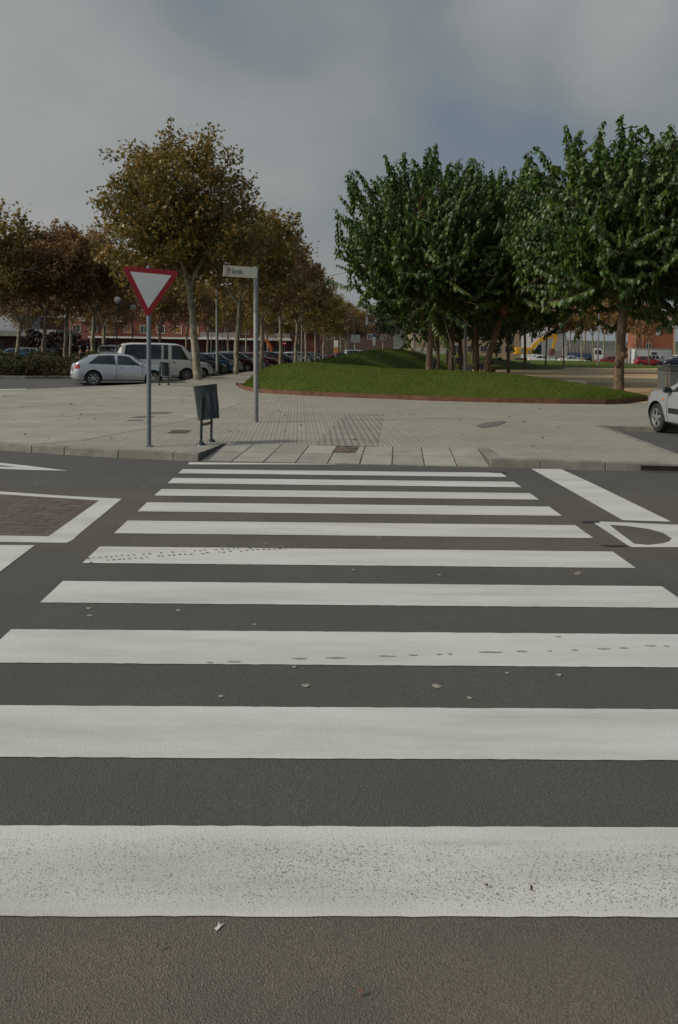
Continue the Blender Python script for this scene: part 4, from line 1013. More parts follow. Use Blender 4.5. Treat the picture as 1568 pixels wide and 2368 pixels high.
def globe_lamp(label, x, y, Y, dia):
    c_ = at(x, y, Y); g0 = B(Y); root = thing('globe_lamp', label, 'street lamp', (c_.x, c_.y, g0), 0, 'globe lamps')
    hh = c_.z - g0
    q = MB(); q.lathe([(.07, 0), (.06, .8), (.045, 1), (.035, hh-dia/2), (.001, hh-dia/2)], 10); q.build('post', M('dark_post', (.06, .062, .06), .5, .3, .2, 6), root, smooth=True)
    q = MB(); q.lathe([(.09, hh-dia/2-.06), (.1, hh-dia/2+.04)], 12); q.build('collar', GALV, root, smooth=True)
    q = MB(); q.ball((0, 0, hh), dia/2, 20, 14); q.build('globe', GLOBE, root, smooth=True)
globe_lamp('white globe lamp, left and higher of the pair by the give way sign', 271.5, 693.5, 52, .44)
globe_lamp('white globe lamp, right and lower of the pair by the give way sign', 307.6, 711, 58, .46)
globe_lamp('small far globe lamp right of the tall lamp post', 515, 733, 105, .45)

# far signs ---------------------------------------------------------------
def round_sign(label, x, y, Y, dia):
    c_ = at(x, y, Y); g0 = B(Y); root = thing('no_entry_sign', label, 'road sign', (c_.x, c_.y, g0), 0, 'no entry signs'); hh = c_.z-g0
    q = MB(); q.tube([(0, .05, 0), (0, .05, hh+.2)], .04, 8); q.build('pole', GALV, root, smooth=True)
    q = MB(); q.lathe([(.001, -.012), (dia/2, -.012), (dia/2, .012), (.001, .012)], 24, Matrix.Translation((0, 0, hh)), 'Y'); q.build('disc', REDP, root)
    q = MB(); q.box((0, -.016, hh), (dia*.68, .006, dia*.17)); q.build('white_bar', WHITE, root)
round_sign('red no entry sign nearer the orange arch', 658, 794, 100, .55)
round_sign('red no entry sign half hidden by a yellow plane tree', 746, 793, 112, .6)
c_ = at(822, 783, 86); root = thing('notice_board', 'white notice board on a pole above the grass ridge', 'notice board', (c_.x, c_.y, B(86)))
hh = c_.z - B(86)
q = MB(); q.tube([(-.2, .04, 0), (-.2, .04, hh+2.6)], .05, 8); q.build('pole', GALV, root, smooth=True)
q = MB(); q.tube([(-.62, .04, 0), (-.62, .04, hh+.45)], .04, 8); q.build('pole', GALV, root, smooth=True)
q = MB(); q.box((0, 0, hh), (1.02, .04, .84)); bd = q.build('board', M('board_white', (.55, .56, .54), .5, 0, .05, 4), root)
q = MB()
for i, wd in enumerate((.5, .62, .3, .55, .62)): q.box((-.1*(.62-wd), -.022, hh+.28-i*.13), (wd, .004, .02))
q.build('faint_line', M('grey_print', (.33, .34, .34), .6, 0, .1, 30), bd)
c_ = at(865, 787, 98); root = thing('sign_totem', 'narrow white sign panel with blue top beyond the ridge', 'sign', (c_.x, c_.y, B(98))); hh = c_.z - B(98)
q = MB(); q.box((0, 0, hh-.12), (.34, .12, 1.1)); q.build('white_panel', WHITE, root)
q = MB(); q.box((0, 0, hh+.6), (.36, .14, .33)); q.build('blue_panel', M('blue_enamel', (.015, .05, .16), .4, 0, .1, 4), root)
q = MB(); q.tube([(0, 0, 0), (0, 0, hh-.66)], .06, 8); q.build('post', GALV, root, smooth=True)
c_ = at(777, 800, 90); root = thing('advert_panel', 'white and orange panel standing behind the parked cars', 'panel', (c_.x, c_.y, B(90)))
q = MB(); q.box((0, 0, c_.z-B(90)+.25), (.5, .1, .8)); q.build('white_part', WHITE, root)
q = MB(); q.box((0, 0, c_.z-B(90)-.5), (.5, .1, .7)); q.build('orange_part', M('orange_print', (.4, .17, .05), .5, 0, .15, 5), root)
q = MB(); q.tube([(0, 0, 0), (0, 0, 1.2)], .07, 8); q.build('post', GALV, root)
b = on(617, 88); root = thing('orange_arch', 'orange curved steel arch behind the red parked cars', 'sculpture', b)
q = MB(); q.tube([(0, 0, 0), (.38, 0, .6), (.55, 0, 1.3), (.45, 0, 2.0), (.05, 0, 2.55), (-.4, 0, 2.8)], .17, 10); q.build('arc', M('orange_paint', (.35, .085, .02), .5, 0, .12, 4), root, smooth=True)
q = MB(); q.box((0, 0, .04), (.6, .5, .08)); q.build('base', CONC, root)

# stone blocks -------------------------------------------------------------
def block(label, px, Y, L, W_, h_, rz=0.0, mat=CONC):
    root = thing('stone_bench', label, 'bench block', on(px, Y, KH), rz, 'stone blocks in the park')
    q = MB(); q.box((0, 0, h_/2+.06), (L, W_, h_-.12)); q.box((0, 0, .03), (L*.9, W_*.8, .08)); q.build('seat_block', mat, root, bevel=.03)
block('grey stone block seen just over the right slope of the front mound', 1333, 33.5, .72, .5, .42, 0, CONC_D)
block('long dark stone bench behind the mulberry trunks', 1047, 50, 1.25, .5, .42, R(4), CONC_D)
block('pale stone block left of the dark mulberry trunk', 1079, 60, .8, .6, .62, 0, CONC)
block('long rough grey stone block left of the pair beyond the dogs', 1164, 82, 2.1, .7, .62, R(3), CONC_D)
block('pale stone block with smooth face beyond the dirt', 1210, 84, 1.35, .8, .62, R(-3), CONC)
block('small pale stone block left of the smooth pale block', 1187, 85, .5, .6, .5, 0, CONC)
block('low stone block right of the smooth pale block', 1231, 85.5, .5, .6, .45, 0, CONC_D)

# grey container behind the right hand car ------------------------------------
a0 = at(1546, 850, 22); root = thing('waste_container', 'grey waste container with dark lid behind the right silver car', 'container', (a0.x+.55, 22.3, KH+B(22)))
hh = 1.26
q = MB(); q.box((0, 0, .62), (1.1, .8, 1.0), taper=1.06); q.build('tub', M('grey_green_plastic', (.095, .10, .088), .5, 0, .15, 4), root, bevel=.03)
q = MB(); q.box((0, 0, 1.18), (1.14, .86, .12)); q.box((0, .1, 1.27), (1.0, .5, .06)); q.build('lid', M('dark_lid', (.05, .053, .05), .5, 0, .2, 5), root, bevel=.02)
q = MB(); q.box((-.575, -.3, .72), (.03, .06, .8)); q.build('side_rail', M('rail_brown', (.09, .05, .03), .6, 0, .2, 5), root)
for sx in (-.4, .4):
    q = MB(); q.lathe([(.001, -.03), (.07, -.03), (.07, .03), (.001, .03)], 12, Matrix.Translation((sx, -.3, .07)), 'Y'); q.build('wheel', TYRE, root)

# ------------------------------------------------------------------ cars
def cubic(xs, ys, x):
    xs = list(xs); n = len(xs)
    if x <= xs[0]: return ys[0]
    if x >= xs[-1]: return ys[-1]
    i = max(j for j in range(n-1) if xs[j] <= x); h_ = xs[i+1]-xs[i]; t = (x-xs[i])/h_
    def sl_(j):
        if j == 0 or j == n-1: return 0 if j else (ys[1]-ys[0])/(xs[1]-xs[0])
        a = (ys[j]-ys[j-1])/(xs[j]-xs[j-1]); b = (ys[j+1]-ys[j])/(xs[j+1]-xs[j])
        return 0 if a*b <= 0 else 2*a*b/(a+b)
    m0, m1 = sl_(i)*h_, sl_(i+1)*h_
    return (2*t**3-3*t*t+1)*ys[i] + (t**3-2*t*t+t)*m0 + (-2*t**3+3*t*t)*ys[i+1] + (t**3-t*t)*m1
SPEC = {
 # x: nose at +L/2; top/belt profiles as (x fraction 0 rear .. 1 nose, height)
 'hatch3': dict(L=4.2, W=1.77, H=1.42, wb=(.205, .815), r=.325, top=[(0, .50), (.010, .84), (.03, 1.0), (.10, 1.24), (.17, 1.355), (.25, 1.40), (.38, 1.42), (.5, 1.40), (.60, 1.31), (.715, 1.03), (.74, .985), (.86, .90), (.95, .78), (.985, .62), (1, .45)],
   belt=[(0, .46), (.012, .78), (.03, .92), (.10, .965), (.4, .93), (.72, .89), (.86, .83), (.95, .72), (.985, .58), (1, .42)], side=[(.15, .43, .10, .02), (.445, .70, .0, .14)], ws=(.615, .725), rw=(.035, .15), doors=[(.437, .70)]),
 'hatch5': dict(L=4.15, W=1.70, H=1.44, wb=(.195, .815), r=.31, top=[(0, .52), (.015, .82), (.05, 1.02), (.12, 1.30), (.2, 1.41), (.38, 1.44), (.5, 1.41), (.59, 1.32), (.71, 1.04), (.735, 1.0), (.86, .91), (.95, .79), (.985, .62), (1, .45)],
   belt=[(0, .48), (.02, .76), (.06, .91), (.14, .96), (.4, .935), (.72, .90), (.86, .83), (.95, .72), (.985, .58), (1, .42)], side=[(.14, .25, .06, .0), (.265, .45, .0, .0), (.465, .685, .0, .125)], ws=(.615, .72), rw=(.04, .13), doors=[(.27, .455), (.455, .70)]),
 'small': dict(L=3.7, W=1.6, H=1.41, wb=(.19, .82), r=.28, top=[(0, .5), (.015, .8), (.05, 1.0), (.11, 1.28), (.18, 1.38), (.36, 1.41), (.5, 1.39), (.585, 1.31), (.71, 1.02), (.735, .97), (.86, .9), (.95, .79), (.985, .6), (1, .42)],
   belt=[(0, .46), (.02, .75), (.06, .89), (.14, .93), (.4, .91), (.72, .88), (.86, .82), (.95, .72), (.985, .56), (1, .4)], side=[(.12, .40, .06, .03), (.42, .68, .0, .125)], ws=(.61, .72), rw=(.04, .12), doors=[(.405, .70)]),
 'saloon': dict(L=4.4, W=1.72, H=1.42, wb=(.21, .81), r=.31, top=[(0, .55), (.01, .82), (.03, .95), (.16, 1.01), (.185, 1.03), (.30, 1.36), (.37, 1.41), (.47, 1.42), (.54, 1.37), (.60, 1.27), (.70, 1.0), (.725, .96), (.86, .88), (.95, .77), (.985, .6), (1, .42)],
   belt=[(0, .5), (.01, .76), (.03, .88), (.18, .95), (.4, .93), (.72, .89), (.86, .82), (.95, .71), (.985, .56), (1, .4)], side=[(.225, .315, .075, .0), (.325, .46, .0, .0), (.475, .675, .0, .125)], ws=(.61, .71), rw=(.19, .30), doors=[(.31, .465), (.465, .69)]),
 'van': dict(L=4.35, W=1.68, H=1.95, wb=(.17, .80), r=.31, top=[(0, 1.0), (.01, 1.5), (.03, 1.74), (.075, 1.90), (.2, 1.95), (.5, 1.95), (.68, 1.92), (.77, 1.80), (.87, 1.30), (.905, 1.12), (.95, 1.05), (.985, .85), (1, .5)],
   belt=[(0, .6), (.01, .9), (.03, 1.06), (.08, 1.1), (.4, 1.1), (.8, 1.08), (.88, 1.03), (.93, .98), (.97, .86), (.99, .7), (1, .46)], side=[(.065, .50, .03, .0), (.525, .58, .0, .0), (.62, .83, .0, .10)], ws=(.785, .895), rw=(.008, .05), doors=[(.60, .86)]),
 'estate': dict(L=4.4, W=1.75, H=1.5, wb=(.2, .81), r=.31, top=[(0, .55), (.012, .85), (.04, 1.15), (.085, 1.42), (.14, 1.48), (.3, 1.5), (.48, 1.48), (.57, 1.38), (.69, 1.06), (.715, 1.01), (.86, .92), (.95, .8), (.985, .62), (1, .45)],
   belt=[(0, .5), (.012, .78), (.04, .93), (.14, .96), (.4, .94), (.7, .91), (.86, .84), (.95, .73), (.985, .58), (1, .42)], side=[(.10, .27, .05, .0), (.285, .45, .0, .0), (.465, .67, .0, .12)], ws=(.595, .70), rw=(.035, .10), doors=[(.285, .455), (.455, .69)]),
 'suv': dict(L=3.9, W=1.65, H=1.7, wb=(.19, .80), r=.36, top=[(0, .7), (.012, 1.0), (.03, 1.3), (.06, 1.58), (.12, 1.68), (.3, 1.7), (.48, 1.68), (.56, 1.6), (.66, 1.2), (.69, 1.14), (.86, 1.08), (.95, 1.0), (.985, .8), (1, .55)],
   belt=[(0, .6), (.012, .95), (.04, 1.06), (.14, 1.08), (.4, 1.06), (.7, 1.04), (.86, .98), (.95, .9), (.985, .72), (1, .5)], side=[(.07, .30, .03, .0), (.32, .44, .0, .0), (.46, .645, .0, .10)], ws=(.58, .675), rw=(.03, .06), doors=[(.43, .66)]),
}
class Shape:
    def __init__(s, k):
        d = SPEC[k]; s.d = d; s.L, s.W, s.H = d['L'], d['W'], d['H']; s.kind = k
    def section(s, f):
        d = s.d; W2 = s.W/2
        top = cubic(*zip(*d['top']), f); belt = min(cubic(*zip(*d['belt']), f), top-.03)
        end = min(f, 1-f)
        ws = W2*(1 - (.22 if f < .5 else .30)*max(0, 1-end/(.07 if f < .5 else .13))**2.2)
        zb = .20 + .06*max(0, 1-end/.06)
        rise = max(0.0, top-belt-.08); wr = ws*.90 - rise*.27 if s.kind not in ('van', 'suv') else ws*.94 - rise*.12
        m = belt-zb
        pts = [(0, zb), (ws*.84, zb), (ws*.955, zb+.10*m), (ws*.992, zb+.35*m), (ws*.985, zb+.72*m), (ws*.935, belt), (None, None), (wr, top-min(.07, rise*.3+.02)), (wr*.72, top-min(.018, rise*.1+.006)), (0, top)]
        a, b = pts[5], pts[7]; pts[6] = ((a[0]+b[0])/2 + .015, (a[1]+b[1])/2)
        return pts
    def P(s, f, q, sd=1, off=0.0):
        pts = s.section(f); i = min(int(q), 8); t = q-i; y = pts[i][0]*(1-t)+pts[i+1][0]*t; z = pts[i][1]*(1-t)+pts[i+1][1]*t
        v = Vector(((f-.5)*s.L, sd*y, z))
        if off:
            e_ = .004; a = s.P(min(1, f+e_), q, sd); b = s.P(max(0, f-e_), q, sd); c_ = s.P(f, min(9, q+.05), sd); d_ = s.P(f, max(0, q-.05), sd)
            n = (a-b).cross(c_-d_)
            if n.length > 1e-9:
                n.normalize()
                ctr = Vector((v.x*.8, 0, s.H*.5))
                if n.dot(v-ctr) < 0: n = -n
                v = v + n*off
        return v
    def patch(s, mb, fq, nf, nq, sd, off):
        """fq(a, b) -> (f, q) for a, b in 0..1"""
        vs = [s.P(*fq(i/nf, j/nq), sd, off) for i in range(nf+1) for j in range(nq+1)]
        mb.add(vs, [(i*(nq+1)+j, (i+1)*(nq+1)+j, (i+1)*(nq+1)+j+1, i*(nq+1)+j+1) for i in range(nf) for j in range(nq)])

WHEELS = {}
def wheel(r, style, root, x, y, sd):
    key = (round(r, 3), style)
    if key not in WHEELS:
        wd = .19
        q = MB(); q.lathe([(r*.64, -wd*.42), (r*.9, -wd/2), (r*.985, -wd*.40), (r, -wd*.15), (r, wd*.15), (r*.985, wd*.40), (r*.9, wd/2), (r*.64, wd*.42)], 32, None, 'Y'); t = q.build('wheel', TYRE, None, smooth=True)
        q = MB(); q.lathe([(r*.65, -wd*.40), (r*.66, -wd*.47), (r*.60, -wd*.46), (r*.56, -wd*.30), (r*.57, wd*.4)], 32, None, 'Y')
        q.lathe([(.001, -wd*.40), (r*.15, -wd*.40), (r*.2, -wd*.33), (r*.2, 0)], 20, None, 'Y')
        ns = {'alloy': 7, 'five': 5, 'steel': 8}[style]
        for i in range(ns):
            a = 2*PI*i/ns + .3; wsp = r*(.15 if style != 'five' else .2)
            rm = Matrix.Rotation(-a, 3, 'Y'); q.box(rm @ Vector((r*.38, -wd*.33, 0)), (r*.46, .03, wsp), rm)
        q.cur = 1; q.lathe([(.001, -wd*.12), (r*.6, -wd*.12)], 24, None, 'Y')
        rim = q.build('rim', [RIM if style != 'steel' else STEELRIM, DARK], None, smooth=False)
        WHEELS[key] = (t.data, rim.data); bpy.data.objects.remove(t); bpy.data.objects.remove(rim)
    td, rd = WHEELS[key]
    t = bpy.data.objects.new('wheel', td); COL.objects.link(t); t.parent = root; t.location = (x, y, r); t.rotation_euler = (0, 0, 0 if sd < 0 else PI)
    rm = bpy.data.objects.new('rim', rd); COL.objects.link(rm); rm.parent = t
    return t
def make_car(kind, mat, label, cat='car', group=None, style='alloy', moulding=False, detail=True):
    sh = Shape(kind); d = sh.d
    root = thing('parked_car', label, cat, group=group)
    NFX = 60; fs = [0.0, .004, .012] + [.012+(.976)*i/NFX for i in range(1, NFX)] + [.988, .996, 1.0]
    V = []; Fc = []; nq = 19
    for f in fs:
        p = sh.section(f); ring = [(y, z) for y, z in p] + [(-y, z) for y, z in p[-2:0:-1]]
        V += [((f-.5)*sh.L, y, z) for y, z in ring]
    m_ = len(ring)
    for i in range(len(fs)-1):
        for j in range(m_): Fc.append((i*m_+j, i*m_+(j+1) % m_, (i+1)*m_+(j+1) % m_, (i+1)*m_+j))
    Fc += [tuple(range(m_)), tuple((len(fs)-1)*m_+j for j in range(m_-1, -1, -1))]
    q = MB(); q.add(V, Fc); body = q.build('body', [mat, DARK], root, smooth=True)
    # wheel arches cut out of the body
    r = d['r']; cutters = MB()
    for wf in d['wb']:
        x = (wf-.5)*sh.L
        for sd in (-1, 1):
            y0, y1 = sh.W*.5-.30, sh.W*.5+.2; n = 28; ra_ = r+.055
            vs = [(x+ra_*math.cos(2*PI*j/n), sd*yy, r+.01+ra_*math.sin(2*PI*j/n)) for yy in (y0, y1) for j in range(n)]
            cutters.add(vs, [tuple(range(n)), tuple(range(2*n-1, n-1, -1))] + [(j, (j+1) % n, (j+1) % n+n, j+n) for j in range(n)])
    cut = cutters.build('cutter', DARK)
    md = body.modifiers.new('arch', 'BOOLEAN'); md.operation = 'DIFFERENCE'; md.object = cut; md.solver = 'EXACT'
    dg = bpy.context.evaluated_depsgraph_get(); me = bpy.data.meshes.new_from_object(body.evaluated_get(dg)); body.modifiers.clear()
    me.materials.clear(); me.materials.append(mat); me.materials.append(DARK)
    for p in me.polygons:
        c_ = p.center; idx = 0
        for wf in d['wb']:
            if math.hypot(c_.x-(wf-.5)*sh.L, c_.z-r-.01) < r+.056 and abs(c_.y) < sh.W*.5-.012 and (abs(p.normal.y) > .9 and abs(c_.y) < sh.W*.5-.25 or math.hypot(c_.x-(wf-.5)*sh.L, c_.z-r-.01) > r+.04): idx = 1
        if c_.z < .23 and p.normal.z < -.5: idx = 1
        p.material_index = idx; p.use_smooth = True
    me.set_sharp_from_angle(angle=R(38)); body.data = me; bpy.data.objects.remove(cut)
    body.material_slots[0].link = 'OBJECT'; body.material_slots[0].material = mat
    # glass
    for (fa, fb, la_, lb2) in d['side']:
        for sd in (-1, 1):
            q = MB(); sh.patch(q, lambda a, b: (fa + la_*b + (fb-lb2*b-fa-la_*b)*a, 5.04+1.9*b), 14, 4, sd, .006); q.build('side_window', GLASS, root, smooth=True)
    q = MB()
    f0_, f1_ = d['ws']
    for sd in (-1, 1): sh.patch(q, lambda a, b: (f0_ + (f1_-f0_)*a, 7.15 + 1.85*b), 10, 6, sd, .006)
    q.build('windscreen', GLASS, root, smooth=True)
    q = MB(); f0_, f1_ = d['rw']
    for sd in (-1, 1): sh.patch(q, lambda a, b: (f0_ + (f1_-f0_)*a, 7.2 + 1.8*b), 8, 6, sd, .006)
    q.build('rear_window', GLASS, root, smooth=True)
    # doors with seams and handles
    for (fa, fb) in d['doors']:
        for sd in (-1, 1):
            q = MB()
            for fx in (fa, fb): sh.patch(q, lambda a, b: (fx-.0016+.0032*a, 1.6+3.4*b), 1, 10, sd, .0025)
            dr = q.build('door', DARK, root, smooth=True)
            q = MB(); p = sh.P(fa + .035 + .01, 4.45, sd, .012); q.box(p, (.16, .025, .03)); q.build('handle', mat if kind == 'hatch3' else BLACKP, dr, bevel=.005)
    # lamps
    for sd in (-1, 1):
        q = MB(); sh.patch(q, lambda a, b: (.9+.07*a, 4.35+1.9*b), 6, 4, sd, .006); q.build('headlight', LAMPCLR, root, smooth=True)
        q = MB(); sh.patch(q, lambda a, b: (.020+.052*a, 4.12+.82*b), 6, 4, sd, .006); q.build('tail_light', LAMPRED, root, smooth=True)
        p = sh.P(d['ws'][0]+.065, 5.3, sd, .10)
        q = MB(); q.ball(p, .10, 12, 8, (.55, 1.05, .68)); mr = q.build('mirror', mat if kind == 'hatch3' else BLACKP, root, smooth=True)
        q = MB(); q.box(p + Vector((-.056, 0, 0)), (.006, .14, .09)); q.build('mirror_glass', GLASS, mr, bevel=.002)
    if moulding:
        for sd in (-1, 1):
            for (fa, fb) in d['doors']:
                q = MB(); sh.patch(q, lambda a, b: (fa+.012+(fb-fa-.03)*a, 3.05+.42*b), 8, 2, sd, .014); q.build('side_moulding', BLACKP, root, smooth=True)
    # bumpers: lower dark grille, number plates
    q = MB(); q.box((sh.L/2-.005, 0, .36), (.03, sh.W*.5, .12)); q.build('grille', BLACKP, root, bevel=.01)
    q = MB(); q.box((-sh.L/2-.012, 0, .52), (.016, .5, .11)); q.build('number_plate', PLATE, root)
    for wf in d['wb']:
        for sd in (-1, 1): wheel(r, style, root, (wf-.5)*sh.L, sd*(sh.W/2-.115), sd)
    return root
def set_car(o, loc, rz, mat=None, label=None, sc=1.0, group=None):
    o.location = loc; o.rotation_euler = (0, 0, rz); o.scale = (sc, sc, sc)
    if label: o['label'] = label
    if group: o['group'] = group
    if mat:
        for ch in o.children:
            if ch.name.startswith('body'): ch.material_slots[0].material = mat

SILVER = paint('silver_paint', (.46, .49, .515), .45, .25); GREY = paint('grey_paint', (.11, .115, .12)); WHITEC = paint('white_paint', (.56, .565, .535), 0)
SILVERB = paint('blue_silver_paint', (.33, .35, .36), .3, .3)
BLUE = paint('blue_paint', (.03, .075, .17)); RED = paint('red_paint', (.24, .012, .016), .1); MAROON = paint('maroon_paint', (.085, .010, .014), .15); DKGREEN = paint('dark_teal_paint', (.02, .04, .045))
NAVY = paint('navy_paint', (.012, .016, .035)); BLACKC = paint('black_paint', (.012, .012, .014)); LBLUE = paint('light_blue_paint', (.07, .15, .23)); DGREY = paint('slate_paint', (.06, .065, .07))
GC = 'cars parked in the row behind the pavement'
HD = R(26)
# nearest silver hatchback
rw, fw = G(209, 892.5), G(355, 891.0)
dirn = (fw-rw); dirn.z = 0; hd = math.atan2(dirn.y, dirn.x); print('hatch heading', math.degrees(hd), 'wheelbase', dirn.length, rw, fw)
hd = R(17)
car1 = make_car('hatch3', SILVER, 'silver three door hatchback nearest on the left behind the give way sign pole', group=GC)
mid = (rw+fw)/2; nrm = Vector((-math.sin(hd), math.cos(hd), 0))
set_car(car1, mid + nrm*.78 + Vector((0, 0, 0)), hd)
car1.location.z = B(car1.location.y)
# templates
tmpl = {k_: make_car(k_, SILVER, 't', style='steel' if k_ in ('van', 'small', 'suv') else 'five') for k_ in ('hatch5', 'small', 'saloon', 'van', 'estate', 'suv')}
first = set()
def park(kind, mat, label, loc, hd, sc=1.0, group=GC, cat='car', name=None):
    o = copy_tree(tmpl[kind]) if kind in first else tmpl[kind]
    first.add(kind); loc = Vector(loc); loc.z = B(loc.y) if len(loc) < 3 or True else loc.z
    set_car(o, loc, hd, mat, label, sc, group); o['category'] = cat
    if name: o.name = name
    return o
def slot(Y, back=0.0):
    x = -7.9 + .079*(Y-39); return Vector((x - 1.75 - back, Y - .75, B(Y)))
park('saloon', SILVERB, 'dark silver saloon whose bonnet shows behind the silver hatchback', slot(37.6, .55), HD)
vn = park('van', WHITEC, 'old white minibus with long side windows behind the tallest plane trunk', slot(41.5, -.05) + Vector((.0, 0, 0)), R(21), 1.0, cat='van', name='minibus')
seqc = [('small', WHITEC, 'white small car with pale bonnet just right of the minibus'), ('saloon', DGREY, 'slate grey saloon left of the blue hatchback'), ('hatch5', BLUE, 'blue hatchback between two plane trunks and the street name post'),
 ('small', SILVERB, 'grey small car right behind the blue hatchback'), ('hatch5', MAROON, 'maroon hatchback just left of the street name post'), ('estate', WHITEC, 'white car with pale bonnet right of the street name post'),
 ('hatch5', RED, 'bright red hatchback right of the street name post'), ('saloon', MAROON, 'dark maroon saloon right of the bright red hatchback'), ('small', SILVER, 'silver small car behind the dark maroon saloon'),
 ('hatch5', RED, 'red hatchback left of the leaning pale plane trunk'), ('estate', DKGREEN, 'dark teal estate car behind the leaning pale plane trunk'), ('saloon', BLACKC, 'black saloon in front of the nearer no entry sign'),
 ('hatch5', SILVER, 'silver hatchback right of the thin lamp post'), ('small', RED, 'small red car half way along the far row'), ('saloon', WHITEC, 'white saloon in the far half of the row'),
 ('hatch5', NAVY, 'navy hatchback next to the far white saloon'), ('saloon', SILVERB, 'pale silver saloon in the far half of the row'), ('estate', DGREY, 'slate estate car near the far end of the row'),
 ('hatch5', MAROON, 'maroon hatchback near the far end of the row'), ('small', WHITEC, 'small white car near the far end of the row'), ('saloon', BLACKC, 'black saloon before the white and orange panel'), ('hatch5', SILVER, 'silver hatchback last in the row before the ridge hides it')]
Y = 45.2
for kind, mt, lb in seqc:
    park(kind, mt, lb, slot(Y, random.uniform(-.25, .35)), HD + R(random.uniform(-2, 2))); Y += 3.15
# white panel van with stickers behind the minibus
v2 = park('van', WHITEC, 'white panel van with green and red stickers on its rear doors', on(276, 56), R(80), .96, cat='van', name='panel_van')
for col_, yy, w_ in (((.10, .22, .05), .42, .22), ((.40, .05, .06), .16, .14), ((.35, .22, .28), -.42, .26)):
    q = MB(); q.ball((-4.35/2+.055, yy, 1.63), w_/2, 12, 6, (.05, 1, .42)); s_ = q.build('sticker', M('sticker_%d' % int(yy*100), col_, .5, 0, .1, 9), v2, smooth=True)
park('van', WHITEC, 'small white van at the far end left of the notice board', on(822, 118), R(20), .92, cat='van', name='white_van')
park('estate', SILVER, 'silver estate car beside the far small white van', on(850, 126), R(20), 1)
park('saloon', MAROON, 'maroon car in front of the far small white van', on(790, 110), R(20), 1)
# second row: cars seen over the hedge
GL = 'cars parked beyond the hedge'
for i, (kind, mt, lb, px) in enumerate([('hatch5', WHITEC, 'white car at the left edge over the hedge', -12), ('saloon', LBLUE, 'light blue saloon over the hedge at the left', 24), ('estate', SILVERB, 'silver blue estate over the hedge', 46), ('saloon', MAROON, 'maroon saloon over the hedge', 70),
        ('hatch5', DGREY, 'slate hatchback over the hedge left of the thick trunk', 92), ('estate', DKGREEN, 'dark teal estate over the hedge', 115), ('hatch5', WHITEC, 'white hatchback over the hedge before the purple bush', 133), ('small', BLACKC, 'black small car over the hedge', 152), ('hatch5', SILVER, 'silver hatchback over the hedge beside the twisted trunk', 172),
        ('estate', SILVER, 'pale silver estate behind the person by the hedge', 196), ('saloon', DGREY, 'slate saloon left of the stickered van', 232)]):
    park(kind, mt, lb, on(px, 84 + 1.2*i), R(200 if i % 3 else 20) + R(i), 1.0, GL)
# right side cars beyond the square
GR = 'cars parked beyond the dirt square'
park('saloon', WHITEC, 'white saloon beyond the grass strip left of the tip lorry', on(1254, 118), R(-3), 1, GR)
park('saloon', WHITEC, 'white saloon directly in front of the tip lorry', on(1324, 117), R(-2), .98, GR)
park('small', RED, 'dark red small car left of the knotted mulberry trunk', on(1405, 117), R(182), 1, GR)
park('small', RED, 'red hatchback in front of the white off roader', on(1497, 118), R(-2), 1.06, GR)
park('suv', WHITEC, 'white off roader in front of the white site cabin', on(1515, 123), R(-4), .98, GR)
park('hatch5', NAVY, 'navy hatchback at the right edge beyond the dirt', on(1562, 117), R(176), 1, GR)
park('suv', WHITEC, 'white car behind the navy hatchback', on(1580, 127), R(10), 1.05, GR)
# right hand silver hatchback, nose to the kerb
car2 = make_car('hatch5', SILVERB, 'silver hatchback with black door mirror cut off by the right edge', style='five', moulding=True)
fwp = G(1517, 1000); hd2 = R(95.5); sh = SPEC['hatch5']
dx = (sh['wb'][1]-.5)*sh['L']; fwd = Vector((math.cos(hd2), math.sin(hd2), 0)); lft = Vector((-fwd.y, fwd.x, 0))
car2.rotation_euler = (0, 0, hd2); car2.location = fwp - fwd*dx - lft*(sh['W']/2-.03); car2.location.z = 0
Sx = Shape('hatch5'); q = MB(); p = Sx.P(.735, 4.15, 1, .008); q.ball(p, .035, 10, 6, (1.3, .4, .7)); q.build('side_repeater', ORANGE, car2, smooth=True)
mr_ = [c_ for c_ in car2.children if c_.name.startswith('mirror')]
for c_ in mr_: c_.scale = (1, 1, 1)

# ------------------------------------------------------------------ lorry and excavator
b = on(1345, 123); root = thing('tip_lorry', 'grey and blue tip lorry with white cab beyond the square', 'lorry', b)
L0 = on(1306, 123).x - b.x
q = MB(); q.box((-.75, 0, 2.05), (4.0, 2.3, 1.5)); q.cur = 1; q.box((-.75, -1.16, 2.35), (3.8, .02, .8)); q.cur = 0
for i in range(8): q.box((-2.6+i*.53, -1.2, 2.05), (.08, .08, 1.5))
q.build('tipper_body', [M('lorry_grey', (.17, .165, .15), .6, 0, .2, 3), M('lorry_tarp', (.22, .21, .185), .8, 0, .15, 3)], root)
q = MB(); q.box((-.75, -1.19, 1.45), (3.9, .06, .62)); q.build('side_board', M('lorry_blue', (.015, .04, .13), .5, 0, .15, 4), root)
q = MB(); q.box((-.3, 0, .85), (6.0, .9, .25)); q.build('chassis', BLACKP, root)
q = MB(); q.prism([(1.35, .7), (3.05, .7), (3.1, 1.5), (2.85, 2.45), (2.6, 2.6), (1.35, 2.6)], 2.2); cb = q.build('cab', WHITE, root, bevel=.05)
q = MB(); q.prism([(1.75, 1.65), (2.85, 1.65), (2.68, 2.35), (1.75, 2.35)], 2.23); q.build('window', GLASS, cb)
